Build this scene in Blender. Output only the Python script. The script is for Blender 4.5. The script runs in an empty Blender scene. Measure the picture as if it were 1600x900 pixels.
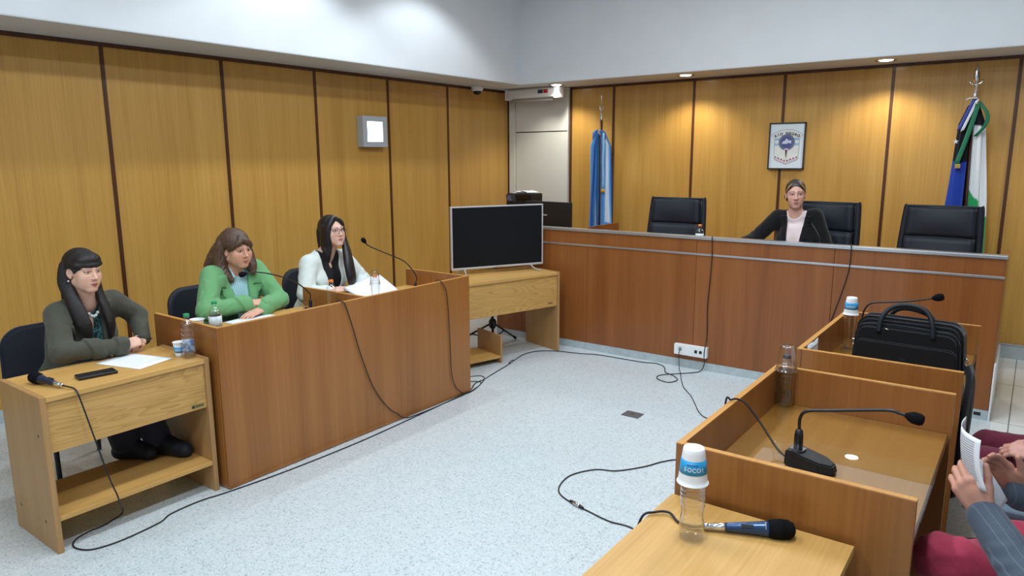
import bpy, bmesh, math, random
import numpy as np
from mathutils import Vector, Matrix
random.seed(7)
PI = math.pi
SC = bpy.context.scene
COL = SC.collection

# ---------------------------------------------------------------- camera
YAW, PITCH, ROLL, FPX, CAM_H = 0.63456435, 0.18086693, -0.00423569, 1109.75, 1.75
def make_camera():
    fw = Vector((-math.sin(YAW)*math.cos(PITCH), math.cos(YAW)*math.cos(PITCH), -math.sin(PITCH)))
    rt = fw.cross(Vector((0, 0, 1))).normalized(); up = rt.cross(fw)
    r2 = rt*math.cos(ROLL) + up*math.sin(ROLL); u2 = -rt*math.sin(ROLL) + up*math.cos(ROLL)
    cd = bpy.data.cameras.new('camera'); cd.sensor_width = 36; cd.lens = FPX/1600*36
    cd.clip_start = .05; cd.clip_end = 60
    co = bpy.data.objects.new('camera', cd); COL.objects.link(co)
    m = Matrix((r2, u2, -fw)).transposed().to_4x4(); m.translation = (0, 0, CAM_H)
    co.matrix_world = m; SC.camera = co
make_camera()
SC.view_settings.view_transform = 'Standard'; SC.view_settings.look = 'None'
SC.view_settings.gamma = 1; SC.view_settings.use_curve_mapping = False
SC.view_settings.exposure = 0.0
SC.cycles.use_denoising = True
SC.cycles.max_bounces = 10; SC.cycles.transparent_max_bounces = 16
SC.cycles.caustics_reflective = False; SC.cycles.caustics_refractive = False
SC.cycles.sample_clamp_indirect = 4

w = bpy.data.worlds.new('room_world'); SC.world = w; w.use_nodes = True
w.node_tree.nodes['Background'].inputs[0].default_value = (.75, .86, 1, 1)
w.node_tree.nodes['Background'].inputs[1].default_value = .0

# ------------------------------------------------ the room's ceiling lamps
XL, YB, XR, YF, CEIL, SOFZ = -5.494, 7.44, 3.2, -3.4, 3.75, 2.58
SOFX, SOFY = -4.91, 6.84
def area(name, loc, sx, sy, power, col, spread=PI, rot=(0, 0, 0)):
    l = bpy.data.lights.new(name, 'AREA'); l.shape = 'RECTANGLE'; l.size = sx; l.size_y = sy
    l.energy = power; l.color = col; l.spread = spread
    o = bpy.data.objects.new(name, l); COL.objects.link(o); o.location = loc; o.rotation_euler = rot
    return o
COOL = (.84, .93, 1.0)
for yy in (-1.2, 1.6, 4.4):
    area('ceiling_fluorescent', (-2.3, yy, CEIL-.03), .3, 1.2, 47, COOL)
    area('ceiling_fluorescent', (-0.65, yy, CEIL-.03), .3, 1.2, 47, COOL)
def spot(name, loc, tgt, power, col, ang, blend, rad=.04):
    l = bpy.data.lights.new(name, 'SPOT'); l.energy = power; l.color = col; l.spot_size = ang
    l.spot_blend = blend; l.shadow_soft_size = rad
    o = bpy.data.objects.new(name, l); COL.objects.link(o); o.location = loc
    o.rotation_euler = (Vector(tgt)-Vector(loc)).to_track_quat('-Z', 'Y').to_euler()
for yy, pw in ((1.7, 20), (3.6, 75), (5.15, 62)):                     # recessed ceiling spots along the left wall
    spot('ceiling_spot', (-4.15, yy, CEIL-.03), (-4.25, yy, 0), pw, COOL, 2.06, .35, .06)

# ---------------------------------------------------------------- materials
def S(r, g, b):
    f = lambda c: (c/255/12.92) if c/255 <= .04045 else ((c/255+.055)/1.055)**2.4
    return (f(r), f(g), f(b), 1)
def nmat(name):
    m = bpy.data.materials.new(name); m.use_nodes = True
    nt = m.node_tree; nt.nodes.clear()
    out = nt.nodes.new('ShaderNodeOutputMaterial')
    return m, nt, out
def N(nt, typ, **kw):
    n = nt.nodes.new(typ)
    for k, v in kw.items():
        if k.startswith('i_'):
            key = k[2:]
            key = int(key) if key.isdigit() else key.replace('_', ' ')
            n.inputs[key].default_value = v
        else: setattr(n, k, v)
    return n
def bsdf(nt, out, rough=.5, metal=0, spec=.5, coat=0, sheen=0):
    b = nt.nodes.new('ShaderNodeBsdfPrincipled')
    b.inputs['Roughness'].default_value = rough; b.inputs['Metallic'].default_value = metal
    b.inputs['Specular IOR Level'].default_value = spec
    b.inputs['Coat Weight'].default_value = coat; b.inputs['Coat Roughness'].default_value = .12
    b.inputs['Sheen Weight'].default_value = sheen
    nt.links.new(b.outputs[0], out.inputs[0]); return b
def plain(name, c, rough=.5, metal=0, spec=.5, coat=0, sheen=0, var=.06, nscale=30, bump=0.0):
    """one colour with a faint procedural mottling"""
    m, nt, out = nmat(name); b = bsdf(nt, out, rough, metal, spec, coat, sheen)
    tc = N(nt, 'ShaderNodeTexCoord'); no = N(nt, 'ShaderNodeTexNoise', i_Scale=nscale, i_Detail=3.0)
    nt.links.new(tc.outputs['Object'], no.inputs['Vector'])
    rp = N(nt, 'ShaderNodeValToRGB'); e = rp.color_ramp.elements
    e[0].position, e[1].position = .3, .7
    e[0].color = tuple(x*(1-var) for x in c[:3])+(1,); e[1].color = tuple(min(1, x*(1+var)) for x in c[:3])+(1,)
    nt.links.new(no.outputs[0], rp.inputs[0]); nt.links.new(rp.outputs[0], b.inputs['Base Color'])
    if bump:
        bp = N(nt, 'ShaderNodeBump', i_Strength=bump, i_Distance=.002)
        nt.links.new(no.outputs[0], bp.inputs['Height']); nt.links.new(bp.outputs[0], b.inputs['Normal'])
    return m
def wood(name, dark, mid, light, axis='Z', fine=140, along=2.2, rough=.35, coat=.15, cath=0, spec=.4, blotch=.5, var=.5):
    """veneer: streaks stretched along one axis of the object, slow tone drift, optional cathedral figure"""
    m, nt, out = nmat(name); b = bsdf(nt, out, rough, 0, spec, coat)
    tc = N(nt, 'ShaderNodeTexCoord'); mp = N(nt, 'ShaderNodeMapping')
    s = {'X': (along, fine, fine), 'Y': (fine, along, fine), 'Z': (fine, fine, along)}[axis]
    mp.inputs['Scale'].default_value = s
    nt.links.new(tc.outputs['Object'], mp.inputs[0])
    n1 = N(nt, 'ShaderNodeTexNoise', i_Scale=1.0, i_Detail=4.0, i_Roughness=.6)
    nt.links.new(mp.outputs[0], n1.inputs['Vector'])
    mp2 = N(nt, 'ShaderNodeMapping'); s2 = {'X': (.35, 9, 9), 'Y': (9, .35, 9), 'Z': (9, 9, .35)}[axis]
    mp2.inputs['Scale'].default_value = s2; nt.links.new(tc.outputs['Object'], mp2.inputs[0])
    n2 = N(nt, 'ShaderNodeTexNoise', i_Scale=1.0, i_Detail=2.0); nt.links.new(mp2.outputs[0], n2.inputs['Vector'])
    mx = N(nt, 'ShaderNodeMix', data_type='FLOAT'); mx.inputs[0].default_value = blotch
    nt.links.new(n1.outputs[0], mx.inputs[2]); nt.links.new(n2.outputs[0], mx.inputs[3])
    src = mx.outputs[0]
    if cath:
        mp3 = N(nt, 'ShaderNodeMapping'); s3 = {'X': (1.1, 15, 15), 'Y': (15, 1.1, 15), 'Z': (15, 15, 1.1)}[axis]
        mp3.inputs['Scale'].default_value = s3; nt.links.new(tc.outputs['Object'], mp3.inputs[0])
        n3 = N(nt, 'ShaderNodeTexNoise', i_Scale=.8, i_Detail=1.5, i_Distortion=.4); nt.links.new(mp3.outputs[0], n3.inputs['Vector'])
        mu = N(nt, 'ShaderNodeMath', operation='MULTIPLY'); mu.inputs[1].default_value = 20; nt.links.new(n3.outputs[0], mu.inputs[0])
        fr = N(nt, 'ShaderNodeMath', operation='FRACT'); nt.links.new(mu.outputs[0], fr.inputs[0])
        mx2 = N(nt, 'ShaderNodeMix', data_type='FLOAT'); mx2.inputs[0].default_value = cath
        nt.links.new(src, mx2.inputs[2]); nt.links.new(fr.outputs[0], mx2.inputs[3]); src = mx2.outputs[0]
    rp = N(nt, 'ShaderNodeValToRGB'); e = rp.color_ramp.elements
    e[0].position, e[1].position = .5-var*.5, .5+var*.5
    e[0].color, e[1].color = dark, light
    k = e.new(.5); k.color = mid
    nt.links.new(src, rp.inputs[0]); nt.links.new(rp.outputs[0], b.inputs['Base Color'])
    bp = N(nt, 'ShaderNodeBump', i_Strength=.08, i_Distance=.001)
    nt.links.new(n1.outputs[0], bp.inputs['Height']); nt.links.new(bp.outputs[0], b.inputs['Normal'])
    return m
def clear(name, tint=(1, 1, 1, 1), ior=1.45, rough=.02, boost=1.0):
    """thin clear sheet: transparent with a Fresnel reflection"""
    m, nt, out = nmat(name)
    tr = N(nt, 'ShaderNodeBsdfTransparent'); tr.inputs[0].default_value = tint
    gl = N(nt, 'ShaderNodeBsdfGlossy', i_Roughness=rough)
    fr = N(nt, 'ShaderNodeFresnel', i_IOR=ior)
    mu = N(nt, 'ShaderNodeMath', operation='MULTIPLY'); mu.inputs[1].default_value = boost; mu.use_clamp = True
    ge = N(nt, 'ShaderNodeNewGeometry'); iv = N(nt, 'ShaderNodeMath', operation='SUBTRACT'); iv.inputs[0].default_value = 1
    nt.links.new(ge.outputs['Backfacing'], iv.inputs[1]); m0 = N(nt, 'ShaderNodeMath', operation='MULTIPLY')
    nt.links.new(fr.outputs[0], m0.inputs[0]); nt.links.new(iv.outputs[0], m0.inputs[1]); nt.links.new(m0.outputs[0], mu.inputs[0])
    mx = N(nt, 'ShaderNodeMixShader'); nt.links.new(mu.outputs[0], mx.inputs[0])
    nt.links.new(tr.outputs[0], mx.inputs[1]); nt.links.new(gl.outputs[0], mx.inputs[2])
    nt.links.new(mx.outputs[0], out.inputs[0]); return m
def water_mat(name):
    m, nt, out = nmat(name)
    tr = N(nt, 'ShaderNodeBsdfTransparent'); tr.inputs[0].default_value = (.97, .985, 1, 1)
    gs = N(nt, 'ShaderNodeBsdfGlass', i_IOR=1.33, i_Roughness=.0)
    mx = N(nt, 'ShaderNodeMixShader'); mx.inputs[0].default_value = .25
    nt.links.new(tr.outputs[0], mx.inputs[1]); nt.links.new(gs.outputs[0], mx.inputs[2])
    nt.links.new(mx.outputs[0], out.inputs[0]); return m
def emit(name, c, st):
    m, nt, out = nmat(name); e = N(nt, 'ShaderNodeEmission', i_Strength=st); e.inputs[0].default_value = c
    nt.links.new(e.outputs[0], out.inputs[0]); return m
def vcol(name, rough=.5, spec=.4, sheen=0, sss=0, bump=0, bscale=400):
    """base colour from the mesh's own colour attribute"""
    m, nt, out = nmat(name); b = bsdf(nt, out, rough, 0, spec, 0, sheen)
    a = N(nt, 'ShaderNodeVertexColor'); a.layer_name = 'col'
    no = N(nt, 'ShaderNodeTexNoise', i_Scale=60.0, i_Detail=3.0); tc = N(nt, 'ShaderNodeTexCoord')
    nt.links.new(tc.outputs['Object'], no.inputs['Vector'])
    mr = N(nt, 'ShaderNodeMapRange'); mr.inputs[3].default_value = .94; mr.inputs[4].default_value = 1.06
    nt.links.new(no.outputs[0], mr.inputs[0])
    mx = N(nt, 'ShaderNodeMix', data_type='RGBA', blend_type='MULTIPLY'); mx.inputs[0].default_value = 1
    nt.links.new(a.outputs[0], mx.inputs[6]); nt.links.new(mr.outputs[0], mx.inputs[7])
    nt.links.new(mx.outputs[2], b.inputs['Base Color'])
    if sss:
        b.inputs['Subsurface Weight'].default_value = sss; b.inputs['Subsurface Radius'].default_value = (.012, .004, .002)
        b.inputs['Subsurface Scale'].default_value = 1
    return m
def hair_mat(name, dark, light, rough=.42, axis_scale=(300, 300, 9)):
    m, nt, out = nmat(name); b = bsdf(nt, out, rough, 0, .5)
    tc = N(nt, 'ShaderNodeTexCoord'); mp = N(nt, 'ShaderNodeMapping'); mp.inputs['Scale'].default_value = axis_scale
    nt.links.new(tc.outputs['Object'], mp.inputs[0])
    no = N(nt, 'ShaderNodeTexNoise', i_Scale=1.0, i_Detail=3.0); nt.links.new(mp.outputs[0], no.inputs['Vector'])
    rp = N(nt, 'ShaderNodeValToRGB'); e = rp.color_ramp.elements
    e[0].position, e[1].position = .3, .72; e[0].color, e[1].color = dark, light
    nt.links.new(no.outputs[0], rp.inputs[0]); nt.links.new(rp.outputs[0], b.inputs['Base Color'])
    bp = N(nt, 'ShaderNodeBump', i_Strength=.35, i_Distance=.003)
    nt.links.new(no.outputs[0], bp.inputs['Height']); nt.links.new(bp.outputs[0], b.inputs['Normal'])
    return m
def fabric(name, c, rough=.85, var=.12, scale=350, stripe=None):
    m, nt, out = nmat(name); b = bsdf(nt, out, rough, 0, .25, 0, .15)
    tc = N(nt, 'ShaderNodeTexCoord'); no = N(nt, 'ShaderNodeTexNoise', i_Scale=scale, i_Detail=2.0)
    nt.links.new(tc.outputs['Object'], no.inputs['Vector'])
    rp = N(nt, 'ShaderNodeValToRGB'); e = rp.color_ramp.elements
    e[0].position, e[1].position = .3, .7
    e[0].color = tuple(x*(1-var) for x in c[:3])+(1,); e[1].color = tuple(min(1, x*(1+var)) for x in c[:3])+(1,)
    nt.links.new(no.outputs[0], rp.inputs[0]); src = rp.outputs[0]
    if stripe:
        col, vec, wd = stripe
        dp = N(nt, 'ShaderNodeVectorMath', operation='DOT_PRODUCT'); dp.inputs[1].default_value = vec
        nt.links.new(tc.outputs['Object'], dp.inputs[0])
        fr = N(nt, 'ShaderNodeMath', operation='FRACT'); nt.links.new(dp.outputs['Value'], fr.inputs[0])
        lt = N(nt, 'ShaderNodeMath', operation='LESS_THAN'); lt.inputs[1].default_value = wd; nt.links.new(fr.outputs[0], lt.inputs[0])
        mx = N(nt, 'ShaderNodeMix', data_type='RGBA'); nt.links.new(lt.outputs[0], mx.inputs[0])
        nt.links.new(src, mx.inputs[6]); mx.inputs[7].default_value = col; src = mx.outputs[2]
    nt.links.new(src, b.inputs['Base Color'])
    bp = N(nt, 'ShaderNodeBump', i_Strength=.15, i_Distance=.001)
    nt.links.new(no.outputs[0], bp.inputs['Height']); nt.links.new(bp.outputs[0], b.inputs['Normal'])
    return m

M = {}
M['panel'] = wood('golden_oak_veneer', S(166, 120, 55), S(193, 146, 71), S(208, 165, 88), 'Z', 130, 1.6, .38, .12, blotch=.4, var=.55)
M['batten'] = wood('dark_batten', S(58, 30, 16), S(78, 42, 22), S(96, 54, 30), 'Z', 90, 2, .4, .1)
M['benchZ'] = wood('cherry_veneer_upright_dim', S(110, 60, 26), S(136, 80, 38), S(156, 97, 50), 'Z', 85, 1.3, .34, .2, blotch=.55, var=.6)  # cherry veneer again, the bench's dimmer light put into a darker colour
M['cherryZ'] = wood('cherry_veneer_upright', S(124, 74, 31), S(152, 97, 45), S(171, 114, 59), 'Z', 85, 1.3, .34, .2, blotch=.55, var=.6)
M['cherryY'] = wood('cherry_veneer_lengthwise', S(122, 74, 34), S(146, 94, 48), S(166, 110, 60), 'Y', 85, 1.3, .34, .2, var=.6)
M['cherryX'] = wood('cherry_veneer_crosswise', S(150, 98, 46), S(172, 120, 60), S(188, 136, 74), 'X', 85, 1.3, .34, .2, var=.6)
M['traytop'] = wood('golden_desktop', S(170, 108, 44), S(192, 128, 58), S(206, 146, 74), 'Y', 70, 1.3, .3, .2, var=.6)
M['edge'] = wood('honey_edge_band', S(178, 122, 58), S(196, 140, 72), S(210, 156, 88), 'Y', 90, 1.5, .35, .1)
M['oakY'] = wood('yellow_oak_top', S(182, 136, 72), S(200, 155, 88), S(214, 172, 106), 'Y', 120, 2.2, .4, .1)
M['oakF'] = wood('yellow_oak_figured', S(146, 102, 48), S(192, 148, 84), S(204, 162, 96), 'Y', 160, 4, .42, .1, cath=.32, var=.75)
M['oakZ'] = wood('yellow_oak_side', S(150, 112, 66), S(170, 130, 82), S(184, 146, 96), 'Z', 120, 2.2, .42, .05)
M['white_wall'] = plain('white_paint', S(222, 226, 230), .7, var=.02, nscale=4)
M['soffit'] = plain('soffit_paint', S(206, 212, 218), .7, var=.02, nscale=4)
M['door_white'] = plain('off_white_laminate', S(216, 216, 208), .45, var=.02, nscale=5)
M['skirt'] = plain('grey_skirting', S(176, 186, 190), .4, var=.1, nscale=25)
M['alu'] = plain('brushed_aluminium', S(200, 202, 206), .3, .85, var=.05, nscale=80)
M['lampframe'] = plain('satin_grey_frame', S(184, 194, 204), .4, .15, var=.02)
M['chrome'] = plain('chrome', S(215, 215, 218), .15, 1, var=.02)
M['black'] = plain('black_plastic', S(22, 23, 26), .42, var=.1, nscale=60)
M['blackg'] = plain('black_gloss', S(10, 11, 14), .12, var=.05)
M['foam'] = plain('black_foam', S(20, 20, 22), .95, spec=.1, var=.3, nscale=500, bump=.6)
M['leather'] = plain('black_leather', S(24, 29, 38), .55, spec=.32, var=.12, nscale=220, bump=.15)
M['chairfab'] = fabric('black_chair_fabric', S(22, 24, 34))
M['cable'] = plain('black_cable_rubber', S(20, 21, 24), .5, var=.05)
M['paper'] = plain('white_paper', S(236, 238, 242), .8, var=.015, nscale=8)
M['white_pl'] = plain('white_plastic', S(232, 233, 234), .35, var=.02)
M['silver_pl'] = plain('silver_plastic', S(196, 196, 200), .35, .3, var=.02)
M['pet'] = clear('clear_bottle_plastic', (.985, .99, .995, 1), 1.5, .07, 3.2)
M['cupclear'] = clear('clear_cup_plastic', (.985, .988, .99, 1), 1.5, .12, 3.0)
M['water'] = water_mat('drinking_water')
M['glass'] = clear('table_glass', (.93, .96, .95, 1), 1.6, .01, 1.6)
M['cupw'] = plain('white_cup_plastic', S(236, 238, 240), .35, var=.02)
M['cupb'] = plain('blue_print', S(38, 150, 205), .4, var=.05)
M['green'] = plain('green_cap', S(26, 140, 84), .4, var=.04)
M['orange'] = plain('orange_cap', S(240, 128, 36), .4, var=.04)
M['label'] = plain('pale_label', S(206, 214, 216), .5, var=.2, nscale=60)
M['screen'] = plain('dark_screen', S(14, 16, 20), .3, spec=.25, var=.02)
M['bag'] = fabric('black_nylon', S(13, 13, 17), .75, .25, 500)
M['wine_red'] = fabric('maroon_cotton', S(96, 26, 48))
M['red_cot'] = fabric('red_cotton', S(166, 54, 78))

# ---------------------------------------------------------------- mesh helpers
def link(o): COL.objects.link(o); return o
ROOTS = {}
def thing(name, label, cat, loc=(0, 0, 0), rz=0, group=None):
    o = bpy.data.objects.new(name, None); link(o); o.location = loc; o.rotation_euler = (0, 0, rz)
    o.empty_display_size = .05
    o['label'] = label; o['category'] = cat
    if group: o['group'] = group
    ROOTS[o.name] = Matrix.Translation(loc) @ Matrix.Rotation(rz, 4, 'Z')
    return o
def rootM(o):
    while o.parent: o = o.parent
    return ROOTS.get(o.name, Matrix.Identity(4))
def tag(o, label, cat, group=None):
    o['label'] = label; o['category'] = cat
    if group: o['group'] = group
    return o
def finish(me, name, m, parent=None, smooth=False, world=True):
    if isinstance(m, str): m = M[m]
    ms = m if isinstance(m, (list, tuple)) else [m]
    for k in ms: me.materials.append(M[k] if isinstance(k, str) else k)
    if smooth: me.polygons.foreach_set('use_smooth', [True]*len(me.polygons))
    o = bpy.data.objects.new(name, me); link(o)
    if parent is not None:
        if world: me.transform(rootM(parent).inverted())
        o.parent = parent
    return o
class B:
    """collects shapes; every shape is a closed solid"""
    def __init__(s): s.bm = bmesh.new(); s.mi = 0
    def _faces(s, fs):
        for f in fs: f.material_index = s.mi
    def box(s, x0, x1, y0, y1, z0, z1, bev=0.0, seg=2):
        x0, x1 = min(x0, x1), max(x0, x1); y0, y1 = min(y0, y1), max(y0, y1); z0, z1 = min(z0, z1), max(z0, z1)
        v = [s.bm.verts.new(p) for p in ((x0, y0, z0), (x1, y0, z0), (x1, y1, z0), (x0, y1, z0), (x0, y0, z1), (x1, y0, z1), (x1, y1, z1), (x0, y1, z1))]
        fs = [s.bm.faces.new([v[i] for i in q]) for q in ((3, 2, 1, 0), (4, 5, 6, 7), (0, 1, 5, 4), (1, 2, 6, 5), (2, 3, 7, 6), (3, 0, 4, 7))]
        s._faces(fs)
        if bev:
            es = {e for f in fs for e in f.edges}
            r = bmesh.ops.bevel(s.bm, geom=list(es), offset=bev, segments=seg, profile=.7, affect='EDGES')
            s._faces(r['faces'])
        return s
    def obox(s, c, ax, ay, az, hx, hy, hz, bev=0.0):
        """oriented box"""
        n0 = len(s.bm.verts); t = B(); t.mi = s.mi; t.box(-hx, hx, -hy, hy, -hz, hz, bev)
        m = Matrix((Vector(ax).normalized(), Vector(ay).normalized(), Vector(az).normalized())).transposed().to_4x4(); m.translation = c
        return s.add(t, m)
    def add(s, t, m=None):
        me = bpy.data.meshes.new('tmp'); t.bm.to_mesh(me); t.bm.free()
        if m is not None: me.transform(m)
        s.bm.from_mesh(me); bpy.data.meshes.remove(me); return s
    def prism(s, poly, a, b, axis='Z'):
        """polygon in the two other axes, extruded from a to b along axis"""
        def P(u, v, w):
            return {'Z': (u, v, w), 'Y': (u, w, v), 'X': (w, u, v)}[axis]
        lo = [s.bm.verts.new(P(u, v, a)) for u, v in poly]; hi = [s.bm.verts.new(P(u, v, b)) for u, v in poly]
        n = len(poly); fs = [s.bm.faces.new(lo), s.bm.faces.new(hi)]
        for i in range(n): fs.append(s.bm.faces.new((lo[i], lo[(i+1) % n], hi[(i+1) % n], hi[i])))
        s._faces(fs); bmesh.ops.recalc_face_normals(s.bm, faces=fs); return s
    def lathe(s, prof, seg=32, m=None, cap=True):
        """profile [(radius, height)] turned about Z"""
        rings = []
        for r, z in prof:
            if r < 1e-6: rings.append([s.bm.verts.new((0, 0, z))])
            else: rings.append([s.bm.verts.new((r*math.cos(2*PI*i/seg), r*math.sin(2*PI*i/seg), z)) for i in range(seg)])
        fs = []
        for a, b in zip(rings, rings[1:]):
            for i in range(seg):
                j = (i+1) % seg
                if len(a) == 1 and len(b) == 1: continue
                if len(a) == 1: fs.append(s.bm.faces.new((a[0], b[j], b[i])))
                elif len(b) == 1: fs.append(s.bm.faces.new((a[i], a[j], b[0])))
                else: fs.append(s.bm.faces.new((a[i], a[j], b[j], b[i])))
        if cap:
            for rg, fl in ((rings[0], True), (rings[-1], False)):
                if len(rg) > 2: fs.append(s.bm.faces.new(rg[::-1] if fl else rg))
        s._faces(fs)
        for f in fs: f.smooth = True
        bmesh.ops.recalc_face_normals(s.bm, faces=fs)
        if m is not None:
            vs = {v for rg in rings for v in rg}
            bmesh.ops.transform(s.bm, matrix=m, verts=list(vs))
        return s
    def tube(s, pts, r, seg=8, closed=False):
        pts = [Vector(p) for p in pts]; n = len(pts); rs = r if isinstance(r, (list, tuple)) else [r]*n
        rings = []; prev = None
        for i, p in enumerate(pts):
            d = (pts[(i+1) % n]-pts[i-1]) if closed else (pts[min(i+1, n-1)]-pts[max(i-1, 0)])
            d.normalize()
            if prev is None:
                a = d.cross(Vector((0, 0, 1)));
                if a.length < .01: a = d.cross(Vector((1, 0, 0)))
            else: a = prev - d*prev.dot(d)
            a.normalize(); prev = a; b = d.cross(a)
            rings.append([s.bm.verts.new(p + (a*math.cos(2*PI*k/seg)+b*math.sin(2*PI*k/seg))*rs[i]) for k in range(seg)])
        fs = []
        pr = list(zip(rings, rings[1:])) + ([(rings[-1], rings[0])] if closed else [])
        for a, b in pr:
            for k in range(seg): fs.append(s.bm.faces.new((a[k], a[(k+1) % seg], b[(k+1) % seg], b[k])))
        if not closed: fs.append(s.bm.faces.new(rings[0][::-1])); fs.append(s.bm.faces.new(rings[-1]))
        s._faces(fs)
        for f in fs: f.smooth = True
        bmesh.ops.recalc_face_normals(s.bm, faces=fs); return s
    def sheet(s, grid, th=.001):
        """grid[i][j] points made into a thin solid, thickened along its normals"""
        g = [[Vector(p) for p in row] for row in grid]; n, k = len(g), len(g[0])
        def nor(i, j):
            a = g[min(i+1, n-1)][j]-g[max(i-1, 0)][j]; b = g[i][min(j+1, k-1)]-g[i][max(j-1, 0)]
            c = a.cross(b); return c.normalized() if c.length > 1e-9 else Vector((0, 0, 1))
        nn = [[nor(i, j)*th*.5 for j in range(k)] for i in range(n)]
        top = [[s.bm.verts.new(g[i][j]+nn[i][j]) for j in range(k)] for i in range(n)]
        bot = [[s.bm.verts.new(g[i][j]-nn[i][j]) for j in range(k)] for i in range(n)]
        fs = []
        for i in range(n-1):
            for j in range(k-1):
                fs.append(s.bm.faces.new((top[i][j], top[i+1][j], top[i+1][j+1], top[i][j+1])))
                fs.append(s.bm.faces.new((bot[i][j], bot[i][j+1], bot[i+1][j+1], bot[i+1][j])))
        for i in range(n-1):
            for j in (0, k-1):
                q = (top[i][j], bot[i][j], bot[i+1][j], top[i+1][j]); fs.append(s.bm.faces.new(q if j == 0 else q[::-1]))
        for j in range(k-1):
            for i in (0, n-1):
                q = (top[i][j], top[i][j+1], bot[i][j+1], bot[i][j]); fs.append(s.bm.faces.new(q if i == 0 else q[::-1]))
        s._faces(fs)
        for f in fs: f.smooth = True
        bmesh.ops.recalc_face_normals(s.bm, faces=fs); return s
    def build(s, name, m, parent=None, smooth=None, world=True):
        me = bpy.data.meshes.new(name); s.bm.to_mesh(me); s.bm.free()
        return finish(me, name, m, parent, bool(smooth), world)
def struct(o): o['kind'] = 'structure'; return o
def smoothpath(pts, n=8):
    """Catmull-Rom through the points"""
    P = [Vector(p) for p in pts]; P = [P[0]*2-P[1]]+P+[P[-1]*2-P[-2]]; out = []
    for i in range(1, len(P)-2):
        a, b, c, d = P[i-1], P[i], P[i+1], P[i+2]
        for k in range(n):
            t = k/n; out.append(.5*((2*b)+(c-a)*t+(2*a-5*b+4*c-d)*t*t+(-a+3*b-3*c+d)*t**3))
    out.append(P[-2]); return out
def copy_tree(o, parent=None):
    c = o.copy(); COL.objects.link(c)
    if parent is not None: c.parent = parent
    for ch in list(o.children): copy_tree(ch, c)
    return c
def text_mesh(txt, size, depth, bold=0):
    cu = bpy.data.curves.new('lettering', 'FONT'); cu.body = txt; cu.size = size; cu.extrude = depth
    cu.align_x = 'CENTER'; cu.align_y = 'CENTER'; cu.resolution_u = 3; cu.offset = bold
    o = bpy.data.objects.new('lettering', cu); COL.objects.link(o)
    dg = bpy.context.evaluated_depsgraph_get(); me = bpy.data.meshes.new_from_object(o.evaluated_get(dg))
    bpy.data.objects.remove(o); bpy.data.curves.remove(cu); return me
def add_mesh(b, me, m):
    me.transform(m); n = len(b.bm.faces); b.bm.from_mesh(me); b.bm.faces.ensure_lookup_table()
    for f in b.bm.faces[n:]: f.material_index = b.mi
    bpy.data.meshes.remove(me)
# ================================================================ the room
def floor_mat():
    m, nt, out = nmat('speckled_terrazzo'); b = bsdf(nt, out, .3, 0, .5)
    tc = N(nt, 'ShaderNodeTexCoord')
    v = N(nt, 'ShaderNodeTexVoronoi', i_Scale=150.0); nt.links.new(tc.outputs['Object'], v.inputs['Vector'])
    r = N(nt, 'ShaderNodeValToRGB'); e = r.color_ramp.elements            # random chip tone per cell
    e[0].position, e[0].color = .05, S(160, 170, 175); e[1].position, e[1].color = .16, S(191, 200, 204)
    k = e.new(.8); k.color = S(199, 207, 210); k = e.new(.96); k.color = S(210, 217, 220)
    sp = N(nt, 'ShaderNodeSeparateColor'); nt.links.new(v.outputs['Color'], sp.inputs[0])
    nt.links.new(sp.outputs[0], r.inputs[0])
    no = N(nt, 'ShaderNodeTexNoise', i_Scale=1.3, i_Detail=4.0); nt.links.new(tc.outputs['Object'], no.inputs['Vector'])
    mr = N(nt, 'ShaderNodeMapRange'); mr.inputs[3].default_value = .93; mr.inputs[4].default_value = 1.05; nt.links.new(no.outputs[0], mr.inputs[0])
    mx = N(nt, 'ShaderNodeMix', data_type='RGBA', blend_type='MULTIPLY'); mx.inputs[0].default_value = 1
    nt.links.new(r.outputs[0], mx.inputs[6]); nt.links.new(mr.outputs[0], mx.inputs[7])
    # faint slab joints
    xyz = N(nt, 'ShaderNodeSeparateXYZ'); nt.links.new(tc.outputs['Object'], xyz.inputs[0])
    def joint(o, period, off, w):
        a = N(nt, 'ShaderNodeMath', operation='ADD'); a.inputs[1].default_value = off; nt.links.new(o, a.inputs[0])
        d = N(nt, 'ShaderNodeMath', operation='DIVIDE'); d.inputs[1].default_value = period; nt.links.new(a.outputs[0], d.inputs[0])
        f = N(nt, 'ShaderNodeMath', operation='FRACT'); nt.links.new(d.outputs[0], f.inputs[0])
        l = N(nt, 'ShaderNodeMath', operation='LESS_THAN'); l.inputs[1].default_value = w/period; nt.links.new(f.outputs[0], l.inputs[0]); return l.outputs[0]
    ja = joint(xyz.outputs[1], 1.5, 12, .004); jb = joint(xyz.outputs[0], 1.5, 12, .004)
    mxj = N(nt, 'ShaderNodeMath', operation='MAXIMUM'); nt.links.new(ja, mxj.inputs[0]); nt.links.new(jb, mxj.inputs[1])
    sc = N(nt, 'ShaderNodeMath', operation='MULTIPLY'); sc.inputs[1].default_value = .22; nt.links.new(mxj.outputs[0], sc.inputs[0])
    m2 = N(nt, 'ShaderNodeMix', data_type='RGBA'); nt.links.new(sc.outputs[0], m2.inputs[0]); nt.links.new(mx.outputs[2], m2.inputs[6]); m2.inputs[7].default_value = S(120, 130, 138)
    nt.links.new(m2.outputs[2], b.inputs['Base Color']); return m
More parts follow.
